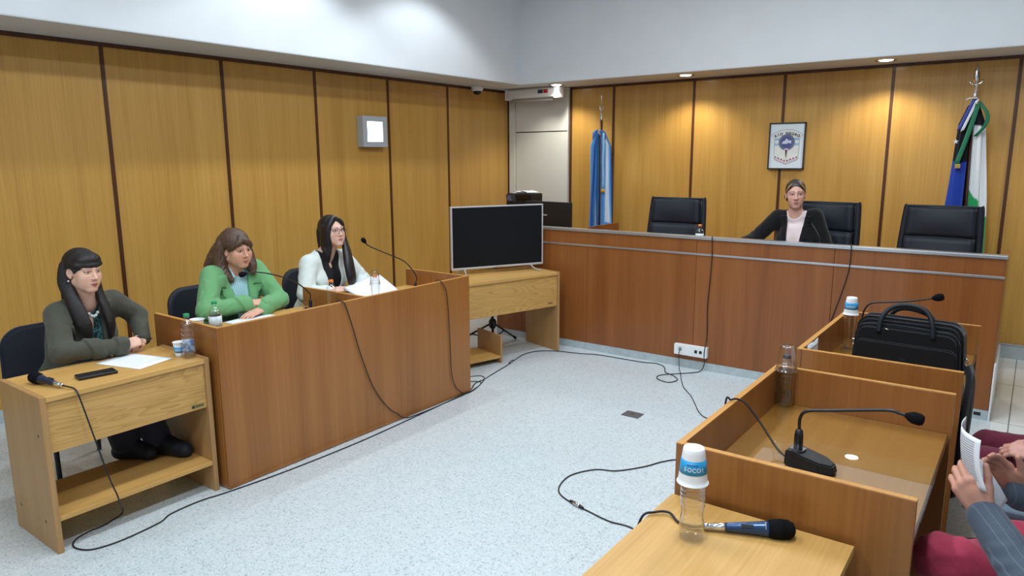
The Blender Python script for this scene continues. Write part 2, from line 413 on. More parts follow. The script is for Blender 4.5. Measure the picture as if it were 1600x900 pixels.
def tile_mat():
    m, nt, out = nmat('large_white_tile'); b = bsdf(nt, out, .22, 0, .5)
    tc = N(nt, 'ShaderNodeTexCoord'); br = N(nt, 'ShaderNodeTexBrick', offset=0.0)
    mp = N(nt, 'ShaderNodeMapping'); mp.inputs['Location'].default_value = (0.0, .46, 0); nt.links.new(tc.outputs['Object'], mp.inputs[0]); nt.links.new(mp.outputs[0], br.inputs[0])
    br.inputs['Scale'].default_value = 1; br.inputs['Brick Width'].default_value = .5; br.inputs['Row Height'].default_value = 1.0
    br.inputs['Mortar Size'].default_value = .004; br.inputs['Mortar Smooth'].default_value = .1
    br.inputs['Color1'].default_value = S(214, 220, 220); br.inputs['Color2'].default_value = S(220, 225, 225); br.inputs['Mortar'].default_value = S(120, 126, 130)
    nt.links.new(br.outputs[0], b.inputs['Base Color']); return m
M['floor'] = floor_mat(); M['tile'] = tile_mat()
struct(B().box(XL-.2, XR+.2, YF-.2, YB+.2, -.12, 0).build('floor', 'floor'))
struct(B().box(-.095, XR, 4.45, YB-.012, 0, .002).build('floor_tiles', 'tile'))
struct(B().box(XL-.2, XR+.2, YF-.2, YB+.2, CEIL, CEIL+.12).build('ceiling', 'white_wall'))
struct(B().box(XL-.2, XL, YF-.2, YB+.2, 0, CEIL).build('wall_left', 'panel'))
struct(B().box(XL, XR, YB, YB+.2, 0, CEIL).build('wall_back', 'panel'))
struct(B().box(XR, XR+.2, YF, YB, 0, CEIL).build('wall_right', 'white_wall'))
struct(B().box(XL, XR+.2, YF-.2, YF, 0, CEIL).build('wall_front', 'white_wall'))
struct(B().box(XL, SOFX, YF, YB, SOFZ, CEIL).build('wall_left_upper', 'white_wall'))
struct(B().box(SOFX, XR, SOFY, YB, SOFZ, CEIL).build('wall_back_upper', 'white_wall'))
struct(B().box(XL, SOFX-.002, YF, YB, SOFZ-.006, SOFZ).build('ceiling_soffit_left', 'soffit'))
struct(B().box(SOFX-.002, XR, SOFY+.002, YB, SOFZ-.006, SOFZ).build('ceiling_soffit_back', 'soffit'))
tn = 0
def trim(b, m='batten'):
    global tn; tn += 1
    return struct(b.build('trim_%d' % tn, m))
for y in (-2.12, -1.19, -.26, .67, 1.60, 2.525, 3.46, 4.397, 5.32, 6.245):
    trim(B().box(XL, XL+.008, y-.013, y+.013, .092, SOFZ-.03))
trim(B().box(XL, XL+.012, 7.385, 7.425, .092, SOFZ-.006))
trim(B().box(XL, XL+.010, YF, 7.385, SOFZ-.036, SOFZ-.006))
for x in (-4.017, -3.057, -2.122, -1.166, -.224, .73, 1.68):
    trim(B().box(x-.013, x+.013, YB-.008, YB, .13, SOFZ-.03))
trim(B().box(-4.60, -4.575, YB-.014, YB, .13, SOFZ-.006))
trim(B().box(-4.575, XR, YB-.010, YB, SOFZ-.034, SOFZ-.006))
trim(B().box(-4.575, XR, YB-.012, YB, .118, .134, .003), 'alu')
struct(B().box(XL, XL+.012, YF, YB, 0, .09, .003).build('baseboard_left', 'skirt'))
struct(B().box(-4.575, XR, YB-.010, YB, 0, .116, .003).build('baseboard_back', 'skirt'))
# white panelled closet door in the corner
d = B(); d.box(-5.475, -5.385, YB-.05, YB, 0, SOFZ-.01, .004)
d.box(-5.376, -4.615, YB-.04, YB, .02, 2.060, .004); d.box(-5.376, -4.615, YB-.04, YB, 2.072, SOFZ-.01, .004)
d.box(-4.612, -4.60, YB-.05, YB, 0, SOFZ-.01, .003)
struct(d.build('door_1', 'door_white'))
struct(B().box(-5.39, -4.61, YB-.012, YB-.001, .0, SOFZ-.01).build('door_1_reveal', 'black'))

# ---------------------------------------------------------------- lights you can see
WARM = (1, .96, .84)
for k, x in enumerate((-4.57, -3.01, -1.18)):
    place = ['in the back soffit over the white corner door, leftmost', 'in the back soffit between the white door and the framed emblem', 'in the back soffit between the framed emblem and the right flag'][k]
    t = thing('recessed_downlight', 'round recessed downlight '+place, 'downlight', (x, 7.08, SOFZ-.006), 0, 'downlights in the back soffit')
    mm = Matrix.Translation((x, 7.08, SOFZ-.006))
    B().lathe([(.062, -.004), (.085, -.006), (.09, -.001), (.09, 0.0), (.062, .0)], 32, mm).build('trim_ring', 'chrome', t, True)
    B().lathe([(.0, -.010), (.045, -.009), (.058, -.004), (.058, -.001), (0, -.001)], 32, mm).build('lamp', emit('downlight_glow', (1, .97, .9, 1), 14), t, True)
for x in (-4.57, -3.01, -1.18, .65):
    spot('downlight_beam', (x, 7.08, SOFZ-.03), (x, 7.12, 0), 42, WARM, 2.2, .6, .05)
t = thing('wall_lamp', 'square brushed metal wall lamp with glowing white pane on the left wall', 'wall lamp', (XL, 5.05, 2.016))
b = B()
for (y0, y1, z0, z1) in ((4.89, 4.95, 1.866, 2.166), (5.155, 5.215, 1.866, 2.166), (4.95, 5.155, 1.866, 1.918), (4.95, 5.155, 2.114, 2.166)):
    b.box(XL+.001, XL+.085, y0, y1, z0, z1, .003)
b.build('frame', 'lampframe', t)
B().box(XL+.002, XL+.078, 4.952, 5.153, 1.920, 2.112).build('diffuser', emit('lamp_pane_glow', (.95, .98, 1, 1), 6), t)
t = thing('dome_camera', 'small white dome security camera under the left soffit', 'security camera', (-5.36, 6.62, SOFZ-.006))
mm = Matrix.Translation((-5.36, 6.62, SOFZ-.006))
B().lathe([(0, 0), (.068, 0), (.070, -.03), (.062, -.055), (.052, -.06), (0, -.06)], 32, mm).build('housing', 'white_pl', t, True)
B().lathe([(.048, -.0601), (.045, -.078), (.03, -.096), (.0, -.102)], 24, mm).build('dome', 'blackg', t, True)
t = thing('projection_screen', 'long white roll-up projection screen case above the white corner door', 'projector screen', (-4.94, 7.2, 2.5))
b = B(); b.box(-5.33, -4.66, 7.16, 7.25, 2.455, 2.555, .02); b.build('case', 'white_pl', t)
b = B(); b.box(-4.66, -4.58, 7.15, 7.26, 2.44, 2.565, .015); b.build('end_cap', 'white_pl', t)
B().box(-5.36, -5.33, 7.15, 7.26, 2.44, 2.56, .008).build('end_cap', 'white_pl', t)
B().tube([(-5.32, 7.21, 2.43), (-4.70, 7.21, 2.43)], .012, 12).build('bottom_bar', 'silver_pl', t)
b = B(); b.box(-4.80, -4.74, 7.157, 7.1605, 2.50, 2.54); b.build('label', plain('red_print', S(190, 40, 48), .4), t)
b = B(); b.box(-4.88, -4.81, 7.157, 7.1605, 2.50, 2.54); b.build('label', plain('navy_print', S(40, 52, 84), .4), t)

# ---------------------------------------------------------------- framed emblem
def emblem():
    x0, x1, z0, z1, y = -2.238, -1.888, 1.628, 2.085, YB-.01
    cx, cz = (x0+x1)/2, (z0+z1)/2; W, H = x1-x0, z1-z0
    t = thing('framed_emblem', 'framed provincial emblem on white card hung on the back wall', 'picture', (cx, y, cz))
    b = B()
    for q in ((x0, x0+.013, z0, z1), (x1-.013, x1, z0, z1), (x0, x1, z0, z0+.013), (x0, x1, z1-.013, z1)):
        b.box(q[0], q[1], y-.025, y, q[2], q[3], .002)
    b.build('frame', plain('dark_frame', S(48, 40, 36), .4), t)
    B().box(x0+.012, x1-.012, y-.016, y-.006, z0+.012, z1-.012).build('card', plain('pale_card', S(222, 232, 240), .5, var=.01), t)
    b = B(); yy = y-.0165
    def poly(pts, lay, mi):
        b.mi = mi; b.prism([(cx+u*W, cz+v*H) for u, v in pts], yy-.0004*lay, yy-.0004*lay+.0004, 'Y')
    def shield(s):
        top = [(-.43*s+.86*s*i/12, .235+ (.115*s)*(1-((i-6)/6)**2) + (s-1)*.1) for i in range(13)]
        return top[::-1] + [(-.43*s, .235+(s-1)*.1), (-.34*s, .15), (-.33*s, -.25*s), (-.30*s, -.29*s), (0, -.385*s), (.30*s, -.29*s), (.33*s, -.25*s), (.34*s, .15)]
    poly(shield(1.03), 1, 0); poly(shield(1.0), 2, 1)
    poly([(-.34, .17), (-.34, .01), (.34, .01), (.34, .17)], 3, 2); poly([(-.335, .12), (-.335, .06), (.335, .06), (.335, .12)], 4, 1)
    circ = lambda r, c=(0, .08), n=32, a=W/H: [(c[0]+r*math.cos(2*PI*i/n), c[1]+r*a*math.sin(2*PI*i/n)) for i in range(n)]
    poly(circ(.225), 5, 3); poly(circ(.165), 6, 4)
    poly([(-.14, .05), (-.10, .10), (-.04, .12), (-.03, .16), (.02, .15), (.04, .12), (.13, .12), (.12, .05), (.05, .07), (.0, .045)], 7, 5)
    poly([(-.06, -.08), (.06, -.08), (.045, -.05), (-.045, -.05)], 7, 6)
    poly([(-.03, -.09), (.03, -.09), (.006, -.25), (-.006, -.25)], 7, 7)
    poly([(-.31, -.22), (0, -.33), (.31, -.22), (.31, -.27), (0, -.375), (-.31, -.27)], 5, 6)
    for i in range(8):
        u = -.29+.58*i/7; v = -.225-.085*(1-abs(u)/.29)-.012
        poly([(u-.022, v), (u, v+.022), (u+.022, v), (u, v-.022)], 8, 7)
    b.mi = 8
    for i, c in enumerate('RIO NEGRO'):
        if c == ' ': continue
        a = (i-4)/4; u = a*.315; v = .268-.055*a*a
        me = text_mesh(c, .036, .0003, .0012)
        mt = Matrix.Translation((cx+u*W, yy-.0032, cz+v*H)) @ Matrix.Rotation(PI/2, 4, 'X') @ Matrix.Rotation(-a*.42, 4, 'Z')
        add_mesh(b, me, mt)
    b.build('crest_print', [plain('ink_grey', S(110, 120, 130), .6), plain('cream_ink', S(226, 228, 224), .6), plain('sky_ink', S(150, 186, 214), .6), plain('slate_ink', S(104, 112, 140), .6),
            plain('indigo_ink', S(78, 84, 140), .6), plain('pale_ink', S(206, 214, 234), .6), plain('pink_ink', S(222, 196, 206), .6), plain('plum_ink', S(84, 30, 52), .6), plain('black_ink', S(26, 30, 44), .6)], t)
emblem()

# ================================================================ judges' bench
t = thing('judges_bench', "long reddish wood judges' bench with aluminium edge along the back of the room", 'bench', (-2.2, 5.6, 0))
sx = (-4.27, -3.231, -2.202, -1.151, -.118)
for a, c in zip(sx, sx[1:]):
    B().box(a+.0012, c-.0012, 5.54, 5.565, .07, 1.092, .0012, 1).build('front_panel', 'benchZ', t)
B().box(-4.27, -.118, 5.5405, 5.575, 0, .069).build('kick_plate', 'skirt', t)
b = B(); b.box(-4.275, -.112, 5.530, 5.61, 1.093, 1.117, .004); b.build('edge_cap', 'alu', t)
B().box(-4.27, -.116, 5.534, 5.5405, .964, .98, .002).build('inlay_strip', 'alu', t)
B().box(-4.27, -.14, 5.566, 5.59, .0, 1.092).build('front_backing', 'cherryX', t)
B().box(-4.25, -.145, 5.592, 6.14, .925, .95, .003).build('desktop', 'cherryX', t)
b = B(); b.box(-.142, -.118, 5.567, 6.15, 0, 1.092, .002); b.build('side_panel', 'benchZ', t)
b = B(); b.box(-4.27, -4.25, 5.567, 6.15, 0, 1.092, .002); b.build('side_panel', 'benchZ', t)
B().box(-3.27, -3.25, 5.612, 6.17, .951, 1.132, .002).build('divider', 'benchZ', t)
B().box(-.1175, -.108, 5.532, 6.15, 0, .40, .002).build('corner_guard', 'white_pl', t)
B().box(-.20, -.16, 5.5385, 5.541, .028, .05).build('floor_socket', 'black', t)
struct(B().box(-4.24, -.16, 5.60, 7.30, 0, .2).build('platform', 'cherryX'))

# outlet strip on the bench
t = thing('outlet_box', 'white surface outlet box low on the bench front', 'outlet', (-2.2, 5.54, .15))
B().box(-2.348, -2.062, 5.497, 5.5395, .115, .205, .006).build('housing', 'white_pl', t)
for x in (-2.155, -2.115): B().box(x-.012, x+.012, 5.4955, 5.4975, .148, .174, .001).build('socket', 'black', t)
b = B(); b.box(-2.308, -2.278, 5.4955, 5.4975, .152, .182, .001); b.build('socket', plain('grey_socket', S(150, 156, 160), .4), t)
B().box(-2.235, -2.205, 5.4955, 5.4975, .14, .185, .001).build('blank_cover', 'cupw', t)

# ================================================================ counter of the two women
t = thing('long_counter', 'long reddish wood counter with divider between the woman in green and the woman in white', 'counter', (-3.6, 2.98, 0))
X0, X1, Y0, Y1, HT = -3.337, -3.97, 1.966, 3.997, .892
B().box(X0-.022, X0, Y0, Y1, .004, HT, .0015, 1).build('front_panel', 'cherryZ', t)
B().box(X0-.0215, X0-.0005, Y0, Y1, HT, HT+.002).build('front_edge_band', 'edge', t)
for y in (Y0, Y1-.022, 2.985):
    B().box(X1, X0-.0225, y, y+.022, .004, HT, .0015, 1).build('side_panel' if y != 2.985 else 'divider', 'cherryZ', t)
    B().box(X1, X0-.0225, y+.0005, y+.0215, HT, HT+.002).build('edge_band', 'edge', t)
for y0, y1 in ((Y0+.023, 2.984), (3.008, Y1-.023)):
    B().box(X1+.01, X0-.0225, y0, y1, .74, .765, .002).build('desktop', 'oakY', t)

# ================================================================ low oak desks
def oak_desk(t, L, D, H, f=lambda b: b):
    """local axes: +x front, y along; front face at x=0, length 0..L"""
    def mk(b, n, m): return b.build(n, m, t, world=False)
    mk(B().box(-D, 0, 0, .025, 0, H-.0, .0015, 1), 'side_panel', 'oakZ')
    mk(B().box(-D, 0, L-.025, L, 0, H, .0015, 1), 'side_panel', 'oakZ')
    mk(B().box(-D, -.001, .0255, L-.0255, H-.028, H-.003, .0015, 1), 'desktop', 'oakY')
    return mk
t = thing('low_desk', 'low light oak desk with open shelf in front of the woman in olive', 'desk', (-3.387, 1.149, 0))
mk = oak_desk(t, .790, .452, .737)
mk(B().box(-.03, -.012, .0255, .7645, .472, .7085, .001, 1), 'front_panel', 'oakF')
mk(B().box(-.43, -.004, .0255, .7645, .150, .172, .001, 1), 'shelf', 'oakY')
for (x, z) in ((-.06, .55), (-.10, .13), (-.38, .13)): mk(B().lathe([(0, -.0012), (.007, -.001), (.0075, 0.0002), (0, .0002)], 16, Matrix.Translation((x, .0, z)) @ Matrix.Rotation(PI/2, 4, 'X')), 'screw_cap', 'batten')
def plaque(t, y, z, x=-.0118):
    p = B().box(x, x+.0012, y-.035, y+.035, z-.0095, z+.0095, .0005, 1).build('maker_plate', plain('brass_plate', S(136, 124, 76), .35, .4), t, world=False)
    b = B(); b.box(x+.0012, x+.0016, y-.031, y-.018, z-.006, z+.006)
    for k in range(7): b.box(x+.0012, x+.0016, y-.012+k*.006, y-.0085+k*.006, z-.003, z+.004)
    b.build('plate_lettering', 'black', p, world=False)
plaque(t, .715, .492)

t = thing('television_table', 'light oak table under the television with a small compartment and cables behind', 'table', (-3.41, 5.365, 0), math.radians(-17))
LT = 1.30
def mkt(b, n, m): return b.build(n, m, t, world=False)
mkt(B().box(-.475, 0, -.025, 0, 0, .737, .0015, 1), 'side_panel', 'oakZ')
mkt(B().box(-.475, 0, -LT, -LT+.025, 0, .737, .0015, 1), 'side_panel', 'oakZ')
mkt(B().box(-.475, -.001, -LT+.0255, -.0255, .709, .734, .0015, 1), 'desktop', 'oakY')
mkt(B().box(-.03, -.012, -LT+.0255, -.0255, .425, .7085, .001, 1), 'front_panel', 'oakF')
mkt(B().box(-.36, -.004, -.665, -.645, .004, .245, .001, 1), 'compartment_wall', 'oakZ')
mkt(B().box(-.36, -.006, -LT+.0255, -.6655, .045, .065, .001, 1), 'compartment_floor', 'oakY')
mkt(B().box(-.0118, -.0106, -.13, -.075, .452, .466, .0004, 1), 'maker_plate', plain('bronze_plate', S(132, 108, 70), .4, .3))

# desk in the near right corner
t = thing('corner_desk', 'light oak desk in the near right corner carrying the blue microphone', 'desk', (-.81, 1.925, 0), math.radians(0))
def mkc(b, n, m): return b.build(n, m, t, world=False)
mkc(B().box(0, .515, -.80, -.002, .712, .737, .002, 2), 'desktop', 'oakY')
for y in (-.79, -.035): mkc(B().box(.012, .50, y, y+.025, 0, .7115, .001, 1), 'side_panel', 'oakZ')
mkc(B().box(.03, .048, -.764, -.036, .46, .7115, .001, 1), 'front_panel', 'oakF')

# ================================================================ the two glass-topped desks on the right
def tray_desk(name, label, y0, y1):
    t = thing(name, label, 'desk', (-.49, (y0+y1)/2, 0))
    xa, xb, h, th = -.812, -.166, .892, .022
    B().box(xa, xa+th, y0, y1, .004, h, .0015, 1).build('front_panel', 'cherryZ', t)
    B().box(xa+.0005, xa+th-.0005, y0+.0005, y1-.0005, h, h+.002).build('front_edge_band', 'edge', t)
    for y in (y0, y1-th):
        B().box(xa+th+.0003, xb, y, y+th, .004, h, .0015, 1).build('side_panel', 'cherryZ', t)
        B().box(xa+th+.0003, xb, y+.0005, y+th-.0005, h, h+.002).build('side_edge_band', 'edge', t)
    B().box(xa+th+.0005, xb-.012, y0+th+.0005, y1-th-.0005, .715, .739, .0015, 1).build('desktop', 'traytop', t)
    B().box(xa+.30, xa+.318, y0+th+.001, y1-th-.001, .02, .714).build('modesty_panel', 'cherryZ', t)
    g = B().box(xa+th+.004, xb-.004, y0+th+.004, y1-th-.004, .7396, .7446, .001, 1).build('glass_sheet', 'glass')
    return t, g
t, g = tray_desk('tray_desk', 'reddish wood walled desk holding the long microphone, nearer of the two', 1.945, 2.975)
tag(g, 'clear glass sheet lying on the nearer walled desk under the long microphone', 'glass sheet', 'glass desk sheets')
t, g = tray_desk('tray_desk', 'reddish wood walled desk holding the black briefcase, touching the bench end', 3.285, 4.29)
tag(g, 'clear glass sheet lying on the farther walled desk under the briefcase', 'glass sheet', 'glass desk sheets')

# ---------------------------------------------------------------- floor box
t = thing('floor_box', 'small grey metal floor outlet plate set in the open floor', 'floor plate', (-2.104, 4.258, 0))
B().box(-2.167, -2.04, 4.205, 4.31, .0005, .004, .0015, 1).build('plate', plain('grey_steel', S(112, 118, 124), .35, .6), t)
B().box(-2.115, -2.095, 4.245, 4.268, .004, .0055, .0005, 1).build('latch', 'chrome', t)
# ================================================================ television, tripod, printer, monitor
ang = math.atan2(.421, .802)                       # turned away from the counter row
t = thing('television', 'flat black television with thin silver bezel standing on the light oak table', 'television', (-3.863, 5.046, .737), -ang)
def mkv(b, n, m): return b.build(n, m, t, world=False)
HW, ZB, ZT = .453, .043, .600                      # local: +x faces the room, y along the width
b = B()
for (y0, y1, z0, z1) in ((-HW, -HW+.012, ZB, ZT), (HW-.012, HW, ZB, ZT), (-HW+.012, HW-.012, ZB, ZB+.018), (-HW+.012, HW-.012, ZT-.012, ZT)):
    b.box(-.028, .004, y0, y1, z0, z1, .002, 1)
mkv(b, 'bezel', 'silver_pl')
mkv(B().box(-.024, .000, -HW+.0122, HW-.0122, ZB+.0182, ZT-.0122), 'screen', 'screen')
b = B(); b.box(-.055, -.0285, -HW+.02, HW-.02, ZB+.06, ZT-.03, .012); b.box(-.085, -.05, -.28, .28, ZB+.03, ZB+.28, .02); mkv(b, 'rear_housing', 'black')
mkv(B().box(.004, .006, -.03, .03, ZB+.005, ZB+.011), 'brand_mark', 'alu')
mkv(B().box(-.012, .004, -.045, -.015, ZB-.012, ZB-.001, .003), 'sensor', 'black')
for s in (-1, 1):
    b = B()
    b.tube(smoothpath([(-.02, s*.33, ZB+.012), (.03, s*.335, .024), (.085, s*.352, .009), (.125, s*.36, .0065)]), .0065, 8)
    b.tube(smoothpath([(-.02, s*.33, ZB+.012), (-.06, s*.335, .024), (-.10, s*.352, .009), (-.125, s*.36, .0065)]), .0065, 8)
    mkv(b, 'foot', 'silver_pl')
t = thing('tripod', 'black tripod stand with splayed legs under the television table', 'tripod', (-3.95, 5.06, 0))
c = Vector((-3.95, 5.06, 0))
B().tube([c+Vector((0, 0, .06)), c+Vector((0, 0, .68))], .013, 12).build('pole', 'black', t)
B().lathe([(0, .20), (.026, .20), (.036, .225), (.036, .262), (.026, .285), (0, .285)], 20, Matrix.Translation(c)).build('hub', 'black', t)
B().tube([c+Vector((.02, -.04, .30)), c+Vector((.05, -.07, .30))], .011, 10).build('knob', 'black', t)
for a, lr in ((93, .40), (205, .40), (305, .19)):
    d = Vector((math.cos(math.radians(a+2)), math.sin(math.radians(a+2)), 0))
    lg = B().tube([c+d*.03+Vector((0, 0, .235)), c+d*lr+Vector((0, 0, .022))], .0095, 8).build('leg', 'black', t)
    B().tube([c+d*(lr-.025)+Vector((0, 0, .036)), c+d*(lr+.015)+Vector((0, 0, .0125))], .0115, 10).build('rubber_foot', 'foam', lg)
    B().tube([c+Vector((0, 0, .10)), c+d*lr*.5+Vector((0, 0, .135))], .006, 8).build('brace', 'black', t)

t = thing('printer_cabinet', 'plain dark cabinet under the black printer, behind the television', 'cabinet', (-4.9, 6.95, 0))
B().box(-5.20, -4.60, 6.72, 7.18, .05, 1.05, .004).build('body', 'cherryZ', t)
B().box(-5.17, -4.63, 6.74, 7.16, 0, .05).build('plinth', 'black', t)
for s in (0, 1): B().box(-5.195+s*.3, -4.905+s*.3, 6.705, 6.7195, .07, 1.03, .003).build('door', 'cherryZ', t)
t = thing('printer', 'black office printer with small control panel behind the television top', 'printer', (-4.9, 6.95, 1.05))
b = B(); b.box(-5.05, -4.69, 6.74, 7.00, 1.05, 1.20, .012); b.box(-5.045, -4.695, 6.745, 6.995, 1.20, 1.345, .02); b.build('body', 'black', t)
b = B(); b.obox((-4.97, 6.742, 1.285), (1, 0, 0), (0, .94, .34), (0, -.34, .94), .065, .008, .045, .004); b.build('control_panel', plain('dark_grey_plastic', S(64, 66, 78), .4), t)
b = B(); b.obox((-4.99, 6.732, 1.288), (1, 0, 0), (0, .94, .34), (0, -.34, .94), .028, .003, .028, .002); b.build('display', plain('blue_grey_screen', S(110, 116, 140), .25), t)
b = B(); b.prism([(6.742, 1.27), (6.742, 1.335), (6.722, 1.325), (6.722, 1.28)], -4.88, -4.70, 'X'); b.build('paper_slot', 'blackg', t)
b = B(); b.box(-4.87, -4.71, 6.70, 6.74, 1.21, 1.218, .002); b.build('output_tray', 'black', t)
t = thing('paper_stack', 'crumpled white sheets lying on top of the black printer', 'paper', (-4.9, 6.92, 1.345))
for k, (dx, a) in enumerate(((-.02, .2), (.05, -.3), (.0, .05))):
    g = []
    for i in range(7):
        row = []
        for j in range(7):
            u, v = (i-3)/6*.22, (j-3)/6*.17; ca, sa = math.cos(a), math.sin(a)
            row.append((-4.88+dx+u*ca-v*sa, 6.88+u*sa+v*ca, 1.349+k*.007+.004*math.sin(5*i+k)*math.cos(3*j)+.018*max(0, 1-abs(i-3)/3)*(k == 1)))
        g.append(row)
    B().sheet(g, .0012).build('sheet', 'paper', t)
t = thing('computer_monitor', 'black computer monitor on the left end of the bench beside the television', 'monitor', (-4.05, 6.0, .95), 0)
b = B(); b.obox((-3.955, 5.995, 1.175), (1, -.06, 0), (.06, 1, 0), (0, 0, 1), .285, .014, .145, .006); b.build('screen_back', 'black', t)
b = B(); b.obox((-3.955, 6.03, 1.16), (1, -.06, 0), (.06, 1, 0), (0, 0, 1), .18, .022, .09, .012); b.build('rear_housing', 'black', t)
b = B(); b.box(-4.05, -3.95, 6.01, 6.03, .962, 1.10, .004); b.box(-4.13, -3.87, 5.94, 6.10, .9505, .962, .004); b.build('stand', 'black', t)
b = B(); b.obox((-4.01, 5.9795, 1.185), (1, -.06, 0), (.06, 1, 0), (0, 0, 1), .05, .001, .006); b.build('brand_mark', 'silver_pl', t)

# ================================================================ chairs
def exec_chair(label, x, y, rz, zf=.2):
    t = thing('executive_chair', label, 'chair', (x, y, zf), rz, "leather chairs behind the judges' bench")
    mk = lambda b, n, m: b.build(n, m, t, world=False)
    H, W = 1.175, .262
    # local: seat faces -y, slightly reclined backrest at +y
    def slab(z0, z1, w0, w1, y0, y1, th, n=8, bulge=.02):
        g = []
        for i in range(n+1):
            f = i/n; z = z0+(z1-z0)*f; ww = w0+(w1-w0)*f; yy = y0+(y1-y0)*f; row = []
            for j in range(13):
                u = j/12*2-1
                row.append((u*ww, yy-bulge*math.sin(PI*min(1, max(0, f)))*(1-u*u)+.03*abs(u)**4*-1, z))
            g.append(row)
        return B().sheet(g, th)
    b = slab(.952, 1.165, .232, .222, .064, .085, .05); m_ = mk(b, 'upper_cushion', 'leather')
    b = slab(.56, .944, .246, .232, .005, .060, .055); mk(b, 'lower_cushion', 'leather')
    for s in (-1, 1):
        b = B()
        pts = [(s*.262, .035, .54), (s*.260, .060, .80), (s*.252, .085, 1.0), (s*.242, .105, 1.15), (s*.234, .108, 1.178)]
        b.tube(smoothpath(pts), .026, 10); mk(b, 'side_bolster', 'leather')
    b = slab(.54, 1.178, .255, .236, .055, .118, .03, bulge=.0); mk(b, 'back_shell', 'black')
    b = B(); b.box(-.235, .235, .068, .112, 1.166, 1.184, .008); mk(b, 'top_edge', 'leather')
    b = B(); b.box(-.25, .25, -.44, .02, .42, .52, .035, 3); mk(b, 'seat', 'leather')
    for s in (-1, 1):
        b = B(); b.tube(smoothpath([(s*.27, -.02, .60), (s*.285, -.02, .66), (s*.285, -.30, .66), (s*.27, -.34, .62), (s*.26, -.34, .46)]), .018, 8); mk(b, 'armrest', 'black')
    mk(B().tube([(0, -.2, .09), (0, -.2, .42)], .028, 14), 'gas_column', 'black')
    b = B()
    for k in range(5):
        a = k*2*PI/5+.3; b.tube([(0, -.2, .11), (.27*math.cos(a), -.2+.27*math.sin(a), .07)], [.024, .015], 8)
    mk(b, 'star_base', 'black')
    for k in range(5):
        a = k*2*PI/5+.3; b = B().lathe([(0, -.016), (.025, -.016), (.028, 0), (.025, .016), (0, .016)], 14, Matrix.Translation((.27*math.cos(a), -.2+.27*math.sin(a), .029)) @ Matrix.Rotation(PI/2, 4, 'X') )
        mk(b, 'caster', 'black')
    return t
exec_chair("black leather executive chair behind the bench nearest the blue and white flag, empty", -2.70, 6.20, .05)
exec_chair("black leather executive chair of the woman seated at the judges' bench", -1.415, 6.24, -.08)
exec_chair("black leather executive chair in front of the right flag, empty", -.575, 6.20, -.05)

def side_chair(label, x, y, rz, fab, h=.86, w=.235, group='visitor chairs on the left', sz=.43, hb=.36, arms=False, tilt=.08):
    t = thing('visitor_chair', label, 'chair', (x, y, 0), rz, group)
    mk = lambda b, n, m: b.build(n, m, t, world=False)
    # local: seat faces +x; the backrest is a padded rounded rectangle
    n = 8; R1, R2 = .13, .07; z0, z1 = h-hb, h; out = []
    for (cy, cz, r, a0) in ((w-R2, z0+R2, R2, -PI/2), (w*.93-R1, z1-R1, R1, 0), (-w*.93+R1, z1-R1, R1, PI/2), (-w+R2, z0+R2, R2, PI)):
        for i in range(n+1): a = a0+PI/2*i/n; out.append((cy+r*math.cos(a), cz+r*math.sin(a)))
    b = B(); b.prism(out, -.025, .025, 'X'); bmesh.ops.bevel(b.bm, geom=[e for e in b.bm.edges if abs(e.verts[0].co.x-e.verts[1].co.x) < 1e-6], offset=.018, segments=3, affect='EDGES')
    for v in b.bm.verts: v.co.x += -.245-tilt*(v.co.z-z0)/hb-.0
    for f_ in b.bm.faces: f_.smooth = len(f_.verts) < 6
    mk(b, 'backrest', fab)
    b = B(); b.box(-.23, .22, -.235, .235, sz-.055, sz, .025, 3); mk(b, 'seat', fab)
    for sx_ in (1, -1):
        for sy in (1, -1):
            b = B(); x0 = .17 if sx_ > 0 else -.18; x1 = .24 if sx_ > 0 else -.27
            b.tube([(x0, sy*.20, sz-.04), (x1, sy*.225, .0)], .0125, 8); mk(b, 'leg', 'black')
    for sy in (1, -1):
        b = B(); b.tube(smoothpath([(-.17, sy*.17, sz-.04), (-.250, sy*.17, sz+.02), (-.272, sy*.15, h-hb+.12)]), .0115, 8); mk(b, 'back_support', 'black')
    if arms:
        for sy in (1, -1):
            b = B(); b.box(-.16, .36, sy*.31-.03, sy*.31+.03, .575, .605, .012, 3); mk(b, 'armrest', fab)
            b = B(); b.tube([(.0, sy*.22, sz-.03), (.0, sy*.31, sz-.03), (.0, sy*.31, .575)], .014, 8); mk(b, 'arm_post', 'black')
    return t
side_chair('black fabric visitor chair of the woman in the olive jacket', -4.20, 1.60, .06, 'chairfab', .835)
side_chair('black leather visitor chair of the woman in the green jacket', -4.31, 2.62, .05, 'leather', .895, .25, sz=.44)
side_chair('black leather visitor chair of the woman in the white jacket', -4.32, 3.53, .05, 'leather', .905, .25, sz=.46)

